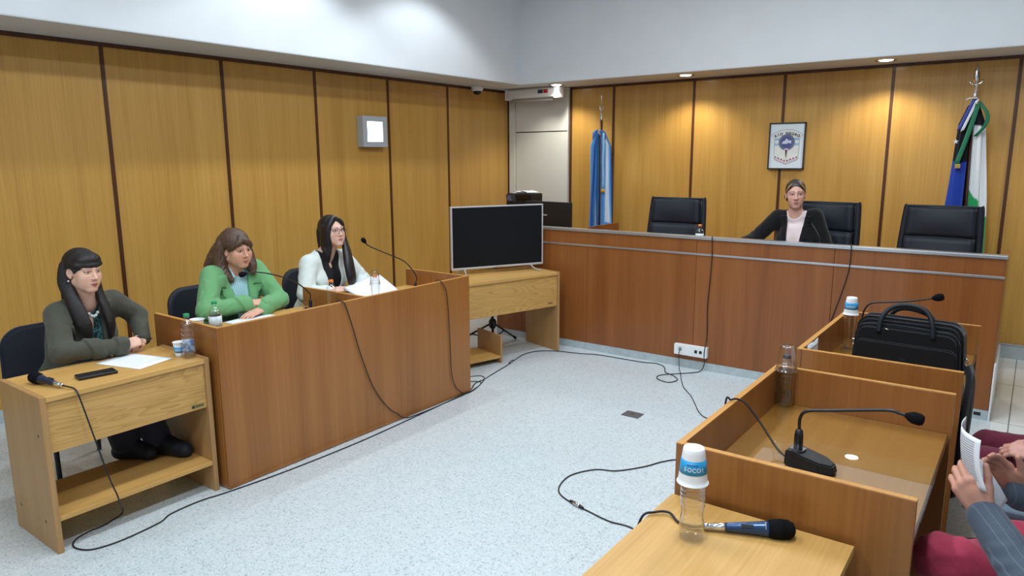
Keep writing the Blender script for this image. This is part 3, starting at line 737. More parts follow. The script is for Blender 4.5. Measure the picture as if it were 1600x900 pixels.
# ================================================================ flags
def flag(name, label, x, y, ztop, tilt, cloth_top, cloth_bot, r0, r1, colf, gap, finial='spear', seed=1, squash=.75):
    t = thing(name, label, 'flag', (x, y, .2), 0)
    ax = Vector((tilt[0], tilt[1], 1)).normalized(); base = Vector((x, y, .2)); L = (ztop-.2)
    P = lambda z: base+Vector((tilt[0], tilt[1], 1))*(z-.2)
    B().tube([P(.22), P(ztop-.26)], .0155, 12).build('pole', 'batten', t)
    q = Matrix.Translation(P(ztop-.30)) @ Vector((0, 0, 1)).rotation_difference(ax).to_matrix().to_4x4()
    b = B()
    b.lathe([(0, .02), (.017, .02), (.018, .035), (.015, .06), (.015, .12), (.020, .125), (.020, .135), (.008, .14)], 16, q)
    if finial == 'spear':
        b.lathe([(.008, .14), (.020, .165), (.024, .18), (.014, .25), (.0, .32)], 4, q @ Matrix.Diagonal((1, .5, 1, 1)))
        for s in (-1, 1): b.tube([q @ Vector(p) for p in [(0, 0, .14), (s*.025, 0, .137), (s*.042, 0, .15), (s*.046, 0, .175)]], [.006, .006, .005, .003], 8)
    else:
        b.lathe([(.006, .14), (.005, .30), (.0, .31)], 10, q)
        b.tube([q @ Vector((.022*math.cos(a), 0, .165+.03*math.sin(a))) for a in [PI*.75+i*PI*1.5/10 for i in range(11)]], .005, 8)
    b.build('finial', 'chrome', t)
    B().lathe([(0, 0), (.15, 0), (.15, .015), (.05, .03), (.02, .06), (.0, .06)], 24, Matrix.Translation(base)).build('stand', 'batten', t)
    rnd = random.Random(seed); ph = [rnd.random()*6 for _ in range(5)]
    nz, na = 110, 120; g = []
    for i in range(nz+1):
        f = i/nz; z = cloth_top+(cloth_bot-cloth_top)*f; c = P(z); row = []
        r = r0+(r1-r0)*f**.8
        for j in range(na+1):
            u = j/na; a = -PI/2+gap/2+(2*PI-gap)*u
            fold = 1+.26*math.sin(9*a+ph[0]+1.2*f)+.16*math.sin(17*a+ph[1])+.05*math.sin(5*a+9*f+ph[2])
            rr = r*fold*(.35+.65*min(1, f*9+.25))
            row.append((c.x+rr*math.cos(a), c.y+rr*squash*math.sin(a), z+.012*math.sin(3*a+ph[3])*(1-f)))
        g.append(row)
    me_b = B().sheet(g, .003); o = me_b.build('cloth', vcol('flag_cloth_'+name, .8, .2, .2), t, world=True)
    me = o.data; ca = me.color_attributes.new('col', 'FLOAT_COLOR', 'POINT'); inv = rootM(t)
    n1 = (nz+1)*(na+1)
    for k, v in enumerate(me.vertices):
        kk = k % n1; ca.data[k].color = colf((kk % (na+1))/na, (kk//(na+1))/nz)
    return t, P
SKY, WHT, DBL = S(60, 132, 202), S(226, 232, 240), S(34, 88, 168)
SKY = S(84, 152, 218)
def arg(u, f):
    k = (1-u)*2 if u > .5 else u*2              # 0 beside the pole, 1 at the back
    if u > .5: return (WHT if k > .30 and f > .40 else DBL if k < .14 else SKY) if k < .62 else SKY
    return WHT if .20 < k < .36 and f < .62 else (DBL if k > .5 else SKY)
t, P = flag('flag', 'light blue and white flag hanging beside the white corner door', -4.03, 7.2, 2.44, (-.006, 0), 2.02, .42, .085, .115, arg, .9, 'ring', 3)
bt = B(); bt.mi = 0
for s, lo in ((-1, 1.93), (1, 1.88)):
    g = [[(-4.03+s*(.01+.075*i/5), 7.125-.01*math.sin(i), 2.045-.030*i/5+.035*(j/3-.5)*(1+i/4)-.03*(i/5)**2) for j in range(4)] for i in range(6)]
    bt.sheet(g, .004)
bt.build('bow', plain('blue_ribbon', S(44, 104, 178), .6), t)
g = [[(-3.965+.022*(j/3)+.05*(0)+.004*math.sin(i*.8), 7.10, 2.02-.62*i/12) for j in range(4)] for i in range(13)]
B().sheet(g, .003).build('ribbon', plain('pale_blue_ribbon', S(150, 190, 228), .6), t)
g = [[(-3.975+.05*(j/3), 7.098, 1.40-.035*i/3) for j in range(4)] for i in range(4)]
B().sheet(g, .006).build('fringe', plain('gold_fringe', S(196, 158, 66), .5, .3), t)
BLU, BLK, GRN, WH2 = S(40, 70, 168), S(18, 20, 30), S(40, 156, 92), S(228, 232, 236)
def prov(u, f):
    if u > .5: k = (1-u)*2                      # the half on the viewer's left
    else: k = u*2
    if u > .5: return BLK if f < .26 else BLU
    if f < .10: return BLK
    lim = .395+.30*k
    return WH2 if f < lim else GRN
t, P = flag('flag', 'blue, white and green flag on a dark pole behind the right chair', -.46, 7.18, 2.50, (-.022, 0), 2.16, .40, .06, .155, prov, .35, 'spear', 5, .6)
c0 = P(2.20)
b = B()
g = [[(c0.x+.035*(j/3)+.015-.11*(i/10)**1.2, c0.y-.085, c0.z-.02-.50*i/10-.02*math.sin(j)) for j in range(4)] for i in range(11)]
b.sheet(g, .003)
g = [[(c0.x+.02+.03*(j/3)+.075*math.sin(PI*i/10), c0.y-.075-.02*math.sin(PI*i/10), c0.z-.01-.28*i/10) for j in range(4)] for i in range(11)]
b.sheet(g, .003); b.build('green_ribbon', plain('green_ribbon', S(18, 112, 76), .6), t)
b = B(); g = [[(c0.x+.028*(j/3)-.015-.085*(i/8), c0.y-.080, c0.z+.0-.24*i/8+.014*j/3) for j in range(4)] for i in range(9)]
b.sheet(g, .003); b.build('blue_ribbon', plain('royal_ribbon', S(56, 74, 168), .6), t)
b = B(); g = [[(c0.x+.026*(j/3)+.012-.085*(i/8), c0.y-.082, c0.z+.0-.25*i/8+.014*j/3) for j in range(4)] for i in range(9)]
b.sheet(g, .003); b.build('white_ribbon', plain('white_ribbon', S(226, 230, 236), .6), t)
b = B(); st = [(.022*(1 if q % 2 == 0 else .42)*math.cos(PI/2+q*PI/5), .022*(1 if q % 2 == 0 else .42)*math.sin(PI/2+q*PI/5)) for q in range(10)]
b.prism([(c0.x-.095+u, c0.z-.33+v) for u, v in st], c0.y-.104, c0.y-.100, 'Y'); b.build('star', 'white_pl', t)
b = B(); b.box(c0.x-.085, c0.x-.045, c0.y-.10, c0.y-.088, c0.z-.55, c0.z-.515, .003); b.build('fringe', plain('gold_fringe_b', S(180, 150, 84), .5, .3), t)
b = B(); b.tube(smoothpath([c0+Vector((-.06, -.03, .01)), c0+Vector((-.03, -.035, .022)), c0+Vector((.02, -.03, .02))]), .006, 8); b.build('cord', 'white_pl', t)

# ================================================================ bottles and cups
def bottle(label, loc, h=.225, r=.033, cap=None, level=.78, ribs=4, waist=True, lab=None, group=None, back=None):
    t = thing('water_bottle', label, 'bottle', loc, 0, group)
    mk = lambda b, n, m: b.build(n, m, t, world=False)
    n = 60; prof = [(0, .004), (r*.55, .0035), (r*.78, 0), (r*.95, .006)]
    zs = h*.76
    for i in range(n+1):
        f = i/n; z = .012+(zs-.012)*f; rr = r
        if waist: rr *= 1-.11*math.exp(-((f-.42)/.13)**2)
        if ribs and f > .5: rr *= 1-.060*max(0, math.cos(2*PI*ribs*(f-.5)/.5))**2*(1 if f < .97 else 0)
        elif ribs and f < .3: rr *= 1-.012*math.cos(2*PI*f/.1)
        prof.append((rr, z))
    for i in range(1, 11):
        f = i/10; prof.append((.0125+(r*.985-.0125)*(.5+.5*math.cos(PI*f)), zs+(h*.90-zs)*f))
    prof += [(.0125, h*.93), (.0155, h*.935), (.0155, h*.945), (.0115, h*.95), (.0115, h*.985), (0, h*.985)]
    sh = mk(B().lathe(prof, 40), 'shell', 'pet')
    zl = h*level
    wp = [(0, .0055)]+[(max(.001, q-.0013), max(z, .0056)) for q, z in prof[1:] if z < zl and z > .002]
    wp.append((wp[-1][0], zl)); wp.append((0, zl)); mk(B().lathe(wp, 40), 'water', 'water')
    if cap:
        cp = [(0, h*.946), (.0150, h*.946)]+[(.0150, h*.95), (.0150, h), (.0135, h+.002), (0, h+.002)]
        mk(B().lathe(cp, 28), 'cap', cap)
    if back:
        z0, z1 = back; R_ = r*.93; g = [[((R_*(1-.10*math.exp(-((zz/(h*.76)-.42)/.13)**2)))*math.cos(a), (R_*(1-.10*math.exp(-((zz/(h*.76)-.42)/.13)**2)))*math.sin(a), zz) for a in [PI*.30+i*PI*1.1/20 for i in range(21)]] for zz in [h*(z0+(z1-z0)*k/8) for k in range(9)]]
        mk(B().sheet(g, .0006), 'wrap_label', 'swirl')
    if lab:
        z0, z1 = lab; mk(B().lathe([(r*.998+.0006, h*z0), (r*.998+.0014, h*z0), (r*.998+.0014, h*z1), (r*.998+.0006, h*z1)], 40, cap=False), 'paper_label', 'label')
    return t
def swirl_mat():
    m, nt, out = nmat('blue_swirl_label'); b = bsdf(nt, out, .4); tc = N(nt, 'ShaderNodeTexCoord'); no = N(nt, 'ShaderNodeTexNoise', i_Scale=28.0, i_Detail=1.0, i_Distortion=1.2)
    nt.links.new(tc.outputs['Object'], no.inputs[0]); rp = N(nt, 'ShaderNodeValToRGB'); e = rp.color_ramp.elements
    e[0].position, e[0].color = .40, S(60, 110, 180); e[1].position, e[1].color = .52, S(206, 216, 224); k = e.new(.64); k.color = S(120, 140, 150)
    nt.links.new(no.outputs[0], rp.inputs[0]); nt.links.new(rp.outputs[0], b.inputs['Base Color']); return m
M['swirl'] = swirl_mat()
def cup(label, loc, h=.085, r0=.0245, r1=.0365, inv=False, mat='cupclear', band=False, tilt=None, group=None, cat='cup', rz=0):
    t = thing('plastic_cup', label, cat, loc, rz, group)
    M0 = (Matrix.Translation((0, 0, h)) @ Matrix.Rotation(PI, 4, 'X')) if inv else Matrix.Identity(4)
    th = .0009
    prof = [(0, 0), (r0-.002, 0), (r0, .002)]+[(r0+(r1-r0)*i/8, .002+(h-.004)*i/8) for i in range(1, 9)]+[(r1+.0025, h-.002), (r1+.0027, h), (r1-th, h)]
    prof += [(r1-th+(r0-r1)*i/8, h-(h-.003)*i/8) for i in range(1, 9)]+[(0, .003)]
    B().lathe(prof, 40, M0, cap=False).build('wall', mat, t, world=False)
    if band:
        b = B(); z0, z1 = h*.30, h*.68; rr = lambda z: r0+(r1-r0)*z/h+.0005
        b.lathe([(rr(z0), z0), (rr(z0)+.0004, z0), (rr(z1)+.0004, z1), (rr(z1), z1)], 40, M0, cap=False)
        p = b.build('printed_band', 'cupb', t, world=False)
        b = B()
        for k, ch in enumerate('SOCO!'):
            me = text_mesh(ch, .0155, .0003); a = -PI/2+(k-2)*.34; zz = h-(h*.53) if inv else h*.47
            R_ = rr(h*.53)+.0006
            mt = Matrix.Rotation(a+PI/2, 4, 'Z') @ Matrix.Translation((0, -R_, zz)) @ Matrix.Rotation(PI/2-.12*(1 if inv else -1), 4, 'X')
            add_mesh(b, me, mt)
        b.build('lettering', 'cupw', p, world=False)
        b = B()
        for k in range(7):
            a = -PI/2+(k-4)*.13; R_ = rr(h*.40)+.0006
            b.add(B().box(-.0016, .0016, -.0004, .0004, -.0013, .0013), Matrix.Rotation(a+PI/2, 4, 'Z') @ Matrix.Translation((0, -R_, h*.60 if inv else h*.4)))
        b.build('small_print', plain('navy_ink', S(20, 60, 120), .5), p, world=False)
    return t
ZD, ZL, ZG = .765, .7345, .7448                      # counter desktop, oak desk top, glass top
bottle('water bottle with green cap on the low oak desk, beside a white and blue cup', (-3.475, 1.885, ZL), .232, .032, 'green', .76, 3, True, None, back=(.10, .40))
cup('small upright white and blue cup beside the green-capped bottle on the low desk', (-3.542, 1.868, ZL), .078, .020, .029, False, 'cupw', True, rz=1.0)
bottle('water bottle with green cap and pale label on the counter before the woman in green', (-3.545, 2.085, ZD), .225, .033, 'green', .72, 3, True, (.36, .66))
cup('white plastic cup on the counter behind the green-capped bottle at the left end', (-4.02, 2.245, ZD), .036, .034, .042, False, 'cupw')
bottle('orange-capped water bottle next to the wooden divider of the counter', (-3.576, 2.911, ZD), .225, .031, 'orange', .58, 3, True, None, 'orange-capped bottles')
bottle('orange-capped water bottle under a clear cup, before the papers of the woman in white', (-3.62, 3.325, ZD), .196, .031, 'orange', .74, 3, True)
cup('clear plastic cup turned over an orange-capped bottle before the papers', (-3.62, 3.325, ZD+.13), .098, .024, .037, True, 'cupclear')
cup('low clear plastic cup on the counter at the elbow of the woman in green', (-3.835, 2.925, ZD), .040, .036, .043, False, 'cupclear')
bottle("small orange-capped water bottle on the judges' bench near the hanging cable", (-2.257, 5.73, .95), .245, .033, 'orange', .62, 3, True, (.45, .70))
bottle('water bottle under a white and blue paper cup on the near right corner desk', (-.661, 1.712, .7347), .222, .0335, None, .80, 6, True)
cup('white cup with blue band turned over the corner desk bottle', (-.664, 1.712, .898), .098, .028, .0395, True, 'cupw', True, rz=.45)
bottle('water bottle under a clear cup with black cap inside, on the nearer walled desk', (-.755, 2.915, ZG), .21, .033, 'black', .66, 3, True)
cup('clear plastic cup turned over the black-capped bottle', (-.755, 2.915, .892), .104, .027, .042, True, 'cupclear')
bottle('water bottle under a white and blue cup beside the black briefcase', (-.735, 4.03, ZG), .235, .033, None, .84, 7, True)
cup('white cup with blue band turned over the bottle beside the black briefcase', (-.735, 4.03, .928), .092, .026, .037, True, 'cupw', True, rz=.1)

# ================================================================ microphones
def gooseneck(label, loc, rz, pts, scale=1.0, head=(.018, .045)):
    """pts are the neck's points in world space; the base sits at loc"""
    t = thing('gooseneck_microphone', label, 'microphone', loc, rz)
    mk = lambda b, n, m: b.build(n, m, t, world=False)
    s = scale
    b = B(); top = [(-.055, -.042), (.045, -.036), (.078, -.016), (.078, .016), (.045, .036), (-.055, .042)]
    lo = [b.bm.verts.new((x*s, y*s, 0)) for x, y in top]
    hi = [b.bm.verts.new((x*s*.94-.002*s, y*s*.93, (.047-.022*(x+.055)/.133)*s)) for x, y in top]
    n = len(top); fs = [b.bm.faces.new(lo[::-1]), b.bm.faces.new(hi)]+[b.bm.faces.new((lo[i], lo[(i+1) % n], hi[(i+1) % n], hi[i])) for i in range(n)]
    bmesh.ops.recalc_face_normals(b.bm, faces=fs); bmesh.ops.bevel(b.bm, geom=list(b.bm.edges), offset=.004*s, segments=2, affect='EDGES')
    mk(b, 'base', 'black')
    p = mk(B().box(-.052*s, -.012*s, -.016*s, .016*s, .0435*s, .0465*s, .001), 'socket_plate', 'chrome')
    mk(B().lathe([(0, .046*s), (.0125*s, .046*s), (.0125*s, .085*s), (.010*s, .10*s), (.006*s, .104*s), (0, .104*s)], 16, Matrix.Translation((-.032*s, 0, 0))), 'plug', 'black')
    inv = rootM(t).inverted(); p0 = Vector((-.032*s, 0, .10*s))
    pl = [p0]+[inv @ Vector(q) for q in pts]
    sp = smoothpath(pl, 8); mk(B().tube(sp, .0046*max(s, .8), 10), 'neck', 'black')
    e = sp[-1]; d = (sp[-1]-sp[-3]).normalized(); q = Matrix.Translation(e) @ Vector((0, 0, 1)).rotation_difference(d).to_matrix().to_4x4()
    r, l = head
    b = B().lathe([(0, -.006), (.006, -.006), (r*.75, .006), (r, l*.35), (r, l*.75), (r*.72, l*.95), (0, l)], 20, q); mk(b, 'windscreen', 'foam')
    return t
gooseneck('long black gooseneck microphone with square base on the glass of the nearer walled desk', (-.520, 2.352, ZG), -.15,
          [(-.555, 2.352, .905), (-.535, 2.352, .932), (-.47, 2.352, .948), (-.386, 2.352, .967), (-.30, 2.352, .985), (-.27, 2.352, .982), (-.25, 2.352, .979)], 1.15, (.0185, .048))
gooseneck('black gooseneck microphone standing behind the briefcase on the farther walled desk', (-.66, 4.12, ZG), -.1,
          [(-.692, 4.12, .91), (-.68, 4.12, .955), (-.645, 4.12, .985), (-.52, 4.12, 1.005), (-.43, 4.12, 1.025), (-.375, 4.12, 1.04)], 1.0, (.019, .05))
gooseneck('black gooseneck microphone bending towards the woman in green', (-3.735, 2.885, ZD), 1.9,
          [(-3.715, 2.845, .90), (-3.70, 2.74, .985), (-3.695, 2.6, 1.05), (-3.70, 2.46, 1.09), (-3.71, 2.40, 1.088)], .9, (.0165, .044))
gooseneck('black gooseneck microphone bending towards the woman in white', (-3.60, 3.74, ZD), 1.0,
          [(-3.60, 3.715, .89), (-3.61, 3.68, .955), (-3.62, 3.60, 1.03), (-3.63, 3.42, 1.11), (-3.64, 3.30, 1.165), (-3.645, 3.275, 1.19)], .9, (.0155, .040))
gooseneck("thin grey gooseneck microphone before the woman at the judges' bench", (-1.33, 5.78, .95), 2.6,
          [(-1.312, 5.79, 1.07), (-1.325, 5.80, 1.14), (-1.38, 5.84, 1.215), (-1.41, 5.86, 1.24)], .8, (.012, .03))

def hand_mic(label, a, bdir, body_mat, ln=.235):
    """lies on a table: a = connector end, bdir = direction to the grille"""
    d = Vector(bdir).normalized()
    t = thing('handheld_microphone', label, 'microphone', a, 0)
    q = Matrix.Translation(a) @ Vector((0, 0, 1)).rotation_difference(d).to_matrix().to_4x4()
    L = ln
    B().lathe([(0, .0), (.0085, .0), (.0095, .004), (.0095, .010), (.008, .011), (.008, .016), (.0095, .017), (.0105, .05), (.0108, .056), (0, .056)], 24, q).build('connector', 'chrome', t)
    B().lathe([(0, .0562), (.0115, .0562), (.0125, .062), (.0165, .12), (.0205, L-.078), (.0215, L-.068), (0, L-.068)], 28, q).build('handle', body_mat, t)
    sd = d.cross(Vector((0, 0, 1))).normalized(); up = sd.cross(d)
    b = B(); b.obox(Vector(a)+d*(L-.125)+(sd*.75+up*.66)*.0160, d, (sd*.66-up*.75), (sd*.75+up*.66), .016, .005, .0030, .001); b.build('switch', 'black', t)
    b = B()
    for k in range(5): b.obox(Vector(a)+d*(L-.078+.0)+ (up*math.cos(-1.1+k*.2)-sd*math.sin(-1.1+k*.2))*.0212, d, sd, up, .0015, .0016, .0008)
    b.build('printed_mark', 'silver_pl', t)
    B().lathe([(0, L-.0678), (.0235, L-.0678), (.026, L-.06), (.0265, L-.042), (.0275, L-.042), (.0275, L-.034), (.0265, L-.034), (.0255, L-.018), (.018, L-.005), (.008, L-.0005), (0, L)], 28, q).build('grille', 'foam', t)
    return t
hand_mic('dark blue handheld microphone with black grille lying on the near right corner desk', (-.648, 1.770, .7487), (.198, .092, .0125), plain('metallic_blue', S(50, 74, 112), .22, .5), .238)
hand_mic('black handheld microphone lying on the left end of the low oak desk', (-3.462, 1.275, .7475), (-.195, -.045, .016), plain('blue_black', S(38, 46, 64), .3, .2), .22)

# ================================================================ cables
def cable(label, pts, r=.0035, n=8, conns=(), group=None):
    p = smoothpath(pts, n)
    t = thing('microphone_cable', label, 'cable', tuple(pts[0]), 0, group)
    B().tube(p, r, 8).build('cord', 'cable', t)
    for (a, d, mt) in conns:
        q = Matrix.Translation(a) @ Vector((0, 0, 1)).rotation_difference(Vector(d).normalized()).to_matrix().to_4x4()
        B().lathe([(0, -.05), (.005, -.05), (.008, -.03), (.0085, -.02), (.0085, .02), (.008, .03), (.005, .05), (0, .05)], 16, q).build('connector_boot', 'cable', t)
        B().lathe([(.0086, -.022), (.0095, -.021), (.0095, .021), (.0086, .022)], 16, q, cap=False).build('connector_shell', 'chrome', t)
    return t
F = .0045
cable('black cable hanging from the microphone on the low desk and looping on the floor below', [(-3.463, 1.275, .7475), (-3.435, 1.283, .746), (-3.395, 1.297, .738), (-3.368, 1.302, .70), (-3.355, 1.335, .52), (-3.340, 1.375, .30),
       (-3.340, 1.402, .20), (-3.375, 1.425, .13), (-3.44, 1.462, .075), (-3.49, 1.482, .035), (-3.512, 1.475, .012), (-3.512, 1.445, F), (-3.492, 1.396, F), (-3.486, 1.322, F), (-3.468, 1.263, F), (-3.43, 1.226, F), (-3.379, 1.216, F), (-3.316, 1.243, F), (-3.286, 1.305, F), (-3.277, 1.402, F), (-3.296, 1.564, F), (-3.335, 1.64, F), (-3.345, 1.80, F), (-3.318, 1.949, F), (-3.281, 2.303, F), (-3.268, 2.811, F), (-3.290, 3.294, F), (-3.318, 3.75, F),
       (-3.345, 3.99, F), (-3.42, 4.15, F), (-3.43, 4.27, F), (-3.46, 4.42, F), (-3.515, 4.70, F), (-3.555, 4.86, F), (-3.597, 5.06, F), (-3.56, 5.22, F), (-3.429, 5.322, F), (-3.20, 5.38, F), (-3.03, 5.44, F), (-2.637, 5.455, F), (-2.50, 5.49, F), (-2.40, 5.43, F), (-2.33, 5.30, F), (-2.24, 5.25, F), (-2.165, 5.16, F), (-2.20, 5.06, F), (-2.31, 5.10, F), (-2.33, 5.2, F),
       (-2.22, 5.33, F), (-2.14, 5.42, F), (-2.10, 5.49, .012), (-2.085, 5.516, .07), (-2.080, 5.489, .17), (-2.078, 5.53, .30), (-2.085, 5.530, .55), (-2.072, 5.529, .8), (-2.065, 5.524, .98), (-2.068, 5.520, 1.09), (-2.075, 5.535, 1.123), (-2.09, 5.57, 1.121), (-2.10, 5.615, 1.10)], .0036,
      8, [((-3.538, 4.79, .010), (-.04, .16, 0), 0)])
cable('thin black cable from the outlet box running across the floor to the walled desks', [(-2.293, 5.493, .167), (-2.293, 5.475, .13), (-2.285, 5.468, .05), (-2.268, 5.44, F), (-2.21, 5.33, F), (-2.150, 5.20, F), (-2.06, 5.03, F), (-2.0, 4.95, F), (-1.915, 4.84, F), (-1.83, 4.70, F), (-1.72, 4.53, F), (-1.60, 4.46, F), (-1.2, 4.33, F), (-.86, 4.20, F)], .003)
cable('black cable drooping over the middle of the long counter front to the floor', [(-3.62, 2.90, .775), (-3.50, 2.84, .80), (-3.38, 2.79, .895), (-3.335, 2.785, .899), (-3.329, 2.81, .872), (-3.328, 2.86, .72), (-3.327, 2.90, .58), (-3.328, 2.945, .45), (-3.328, 3.0, .315), (-3.328, 3.07, .20), (-3.329, 3.15, .105), (-3.327, 3.21, .06), (-3.322, 3.27, .012), (-3.31, 3.4, F), (-3.312, 3.7, F), (-3.328, 3.99, F), (-3.40, 4.20, F), (-3.50, 4.16, F)], .0032)
cable('thin black cable down the far end of the long counter front', [(-3.59, 3.70, .775), (-3.45, 3.68, .82), (-3.37, 3.675, .897), (-3.335, 3.678, .899), (-3.329, 3.70, .87), (-3.328, 3.735, .80), (-3.328, 3.755, .55), (-3.328, 3.765, .30), (-3.328, 3.775, .18), (-3.328, 3.81, .09), (-3.325, 3.87, .03), (-3.318, 3.93, F), (-3.335, 4.05, F), (-3.43, 4.28, F), (-3.52, 4.33, F), (-3.60, 4.20, F)], .003)
cable("black cable hanging down the judges' bench front behind the white and blue cup", [(-1.10, 5.66, 1.10), (-1.06, 5.60, 1.122), (-1.045, 5.54, 1.123), (-1.04, 5.524, 1.10), (-1.045, 5.529, .95), (-1.08, 5.532, .78), (-1.14, 5.533, .55), (-1.17, 5.533, .40), (-1.19, 5.53, .2), (-1.19, 5.50, .03), (-1.18, 5.40, F), (-1.05, 5.0, F), (-.90, 4.5, F)], .0036)
cable('black cable from the blue microphone to a loop on the floor', [(-.649, 1.770, .7487), (-.675, 1.757, .744), (-.72, 1.762, .742), (-.76, 1.79, .746), (-.795, 1.77, .745), (-.822, 1.735, .73), (-.835, 1.71, .60), (-.86, 1.78, .30), (-.95, 2.1, .05), (-1.10, 2.5, F), (-1.25, 2.74, F), (-1.392, 2.862, F), (-1.52, 2.86, F), (-1.63, 2.881, F), (-1.80, 2.925, F), (-1.89, 2.98, F), (-1.935, 3.08, F), (-1.94, 3.20, F), (-1.87, 3.33, F), (-1.76, 3.39, F), (-1.66, 3.53, F), (-1.60, 3.66, F), (-1.52, 3.74, F), (-1.3, 3.76, F), (-1.0, 3.72, F), (-.83, 3.60, F)], .0036, 8, [((-1.735, 2.905, .0105), (.18, -.055, 0), 0)])
cable('black cable from the long microphone over the front edge of the nearer walled desk', [(-.582, 2.352, .76), (-.60, 2.362, .758), (-.64, 2.39, .775), (-.70, 2.42, .83), (-.755, 2.43, .885), (-.785, 2.425, .901), (-.805, 2.405, .901), (-.819, 2.39, .885), (-.818, 2.38, .6), (-.82, 2.38, .2), (-.84, 2.4, .02), (-.86, 2.6, F), (-.86, 3.1, F)], .0036)

# ================================================================ briefcase, papers, phone
def briefcase():
    t = thing('briefcase', 'black nylon laptop briefcase with padded handle standing on the farther walled desk', 'bag', (-.415, 3.70, ZG), -.06)
    mk = lambda b, n, m: b.build(n, m, t, world=False)
    def pouch(w, y0, y1, z1, r, sag=.0):
        b = B(); out = []
        n = 7
        for (cx_, cz_, a0) in ((w-r, r*.6, -PI/2), (w-r*1.2, z1-r, 0), (-w+r*1.2, z1-r, PI/2), (-w+r, r*.6, PI)):
            for i in range(n): 
                a = a0+PI/2*i/(n-1); rz_ = r*.6 if cz_ < .08 else r
                out.append((cx_+r*math.cos(a), max(0.001, cz_+rz_*math.sin(a))))
        out = [(u, v-sag*(1-(u/w)**2)*(v > z1*.8)) for u, v in out]
        b.prism(out, y0, y1, 'Y'); bmesh.ops.bevel(b.bm, geom=[e for e in b.bm.edges if abs(e.verts[0].co.y-e.verts[1].co.y) < 1e-6], offset=min(.014, (y1-y0)*.3), segments=3, affect='EDGES')
        return b
    mk(pouch(.232, -.055, .060, .262, .06), 'main_compartment', 'bag')
    mk(pouch(.226, -.098, -.057, .235, .06, .008), 'front_pocket', 'bag')
    mk(pouch(.215, -.122, -.099, .165, .035, .006), 'outer_pocket', 'bag')
    zz = smoothpath([(-.215, -.077, .17), (-.19, -.077, .222), (-.1, -.077, .236), (.1, -.077, .233), (.19, -.077, .222), (.218, -.077, .15)]); mk(B().tube(zz, .0045, 8), 'piping', 'leather')
    zz = smoothpath([(-.20, .0, .225), (-.17, .0, .264), (0, .0, .2655), (.17, .0, .264), (.205, .0, .22)]); mk(B().tube(zz, .004, 8), 'zip', 'leather')
    b = B(); b.tube(smoothpath([(-.112, -.1, .20), (-.108, -.085, .262), (-.085, -.06, .305), (-.04, -.05, .328), (.02, -.05, .330), (.07, -.06, .312), (.100, -.085, .265), (.110, -.1, .20)]), [.011]*57, 10); mk(b, 'handle', 'leather')
    b = B(); b.tube(smoothpath([(-.108, .055, .20), (-.095, .045, .26), (-.05, .02, .300), (.02, .015, .300), (.08, .04, .265), (.100, .055, .20)]), .010, 10); mk(b, 'handle', 'bag')
    for x, z in ((-.236, .12), (.236, .10)):
        a = 1 if x > 0 else -1
        mk(B().tube([(x+a*.008*math.cos(k*PI/6), -.02, z+.014*math.sin(k*PI/6)) for k in range(12)], .0028, 6, True), 'strap_ring', 'chrome')
    g = []
    pts = smoothpath([(.241, -.02, .085), (.262, -.06, .045), (.266, -.12, -.03), (.268, -.20, -.16), (.270, -.27, -.32), (.268, -.22, -.45), (.262, -.12, -.46), (.262, -.03, -.30), (.262, .02, -.1), (.258, .02, .02), (.244, .0, .08)], 5)
    for k, p in enumerate(pts): g.append([p+Vector((-.012, -.034, 0)), p+Vector((.004, 0, 0)), p+Vector((.010, .034, 0))])
    mk(B().sheet(g, .004), 'shoulder_strap', 'bag')
    mk(B().tube([(-.09, -.0995, .222), (-.07, -.1015, .217)], .003, 6), 'zip_pull', 'chrome')
    mk(B().box(-.012, .012, -.1245, -.1215, .085, .10, .001), 'emblem_mark', 'leather')
briefcase()

def paper(name, label, c, ang, w=.21, l=.297, z=.0, curl=0, n=9, lines=8, group=None, mat='paper', count=1):
    t = thing(name, label, 'paper', (c[0], c[1], z), ang, group)
    for q in range(count):
        g = [[((i/(n-1)-.5)*l, (j/(n-1)-.5)*w, .0012+q*.0014+curl*((i/(n-1))**3)*(1 if q == count-1 else .5)) for j in range(n)] for i in range(n)]
        p = B().sheet(g, .0009).build('sheet', mat, t, world=False)
    if lines:
        b = B(); rr = random.Random(int(abs(c[0]*1000)))
        for k in range(lines):
            x = -l*.38+l*.70*k/max(1, lines-1); e = w*(.36 if rr.random() > .25 else .1)
            i = (x/l+.5); b.box(x-.0016, x+.0016, -w*.38, e, .0012+(count-1)*.0014+curl*i**3+.0005, .0012+(count-1)*.0014+curl*i**3+.0008)
        b.build('printed_lines', plain('grey_print', S(176, 186, 204), .8), p, world=False)
    return t
paper('paper_sheet', 'white printed sheet under the hand of the woman in olive', (-3.645, 1.683), .286, .21, .297, ZL, 0, lines=9)
t = thing('mobile_phone', 'black mobile phone lying on the low oak desk', 'phone', (-3.545, 1.455, ZL), math.radians(82))
B().box(-.084, .084, -.040, .040, 0.0005, .0145, .006, 3).build('body', 'black', t, world=False)
B().box(.028, .076, -.032, .012, .0145, .0162, .0007, 2).build('camera_bump', 'blackg', t, world=False)
paper('paper_sheet', 'white sheets on the counter under the hands of the woman in green', (-3.86, 2.53), 1.72, .21, .297, ZD, 0, lines=8, count=2)
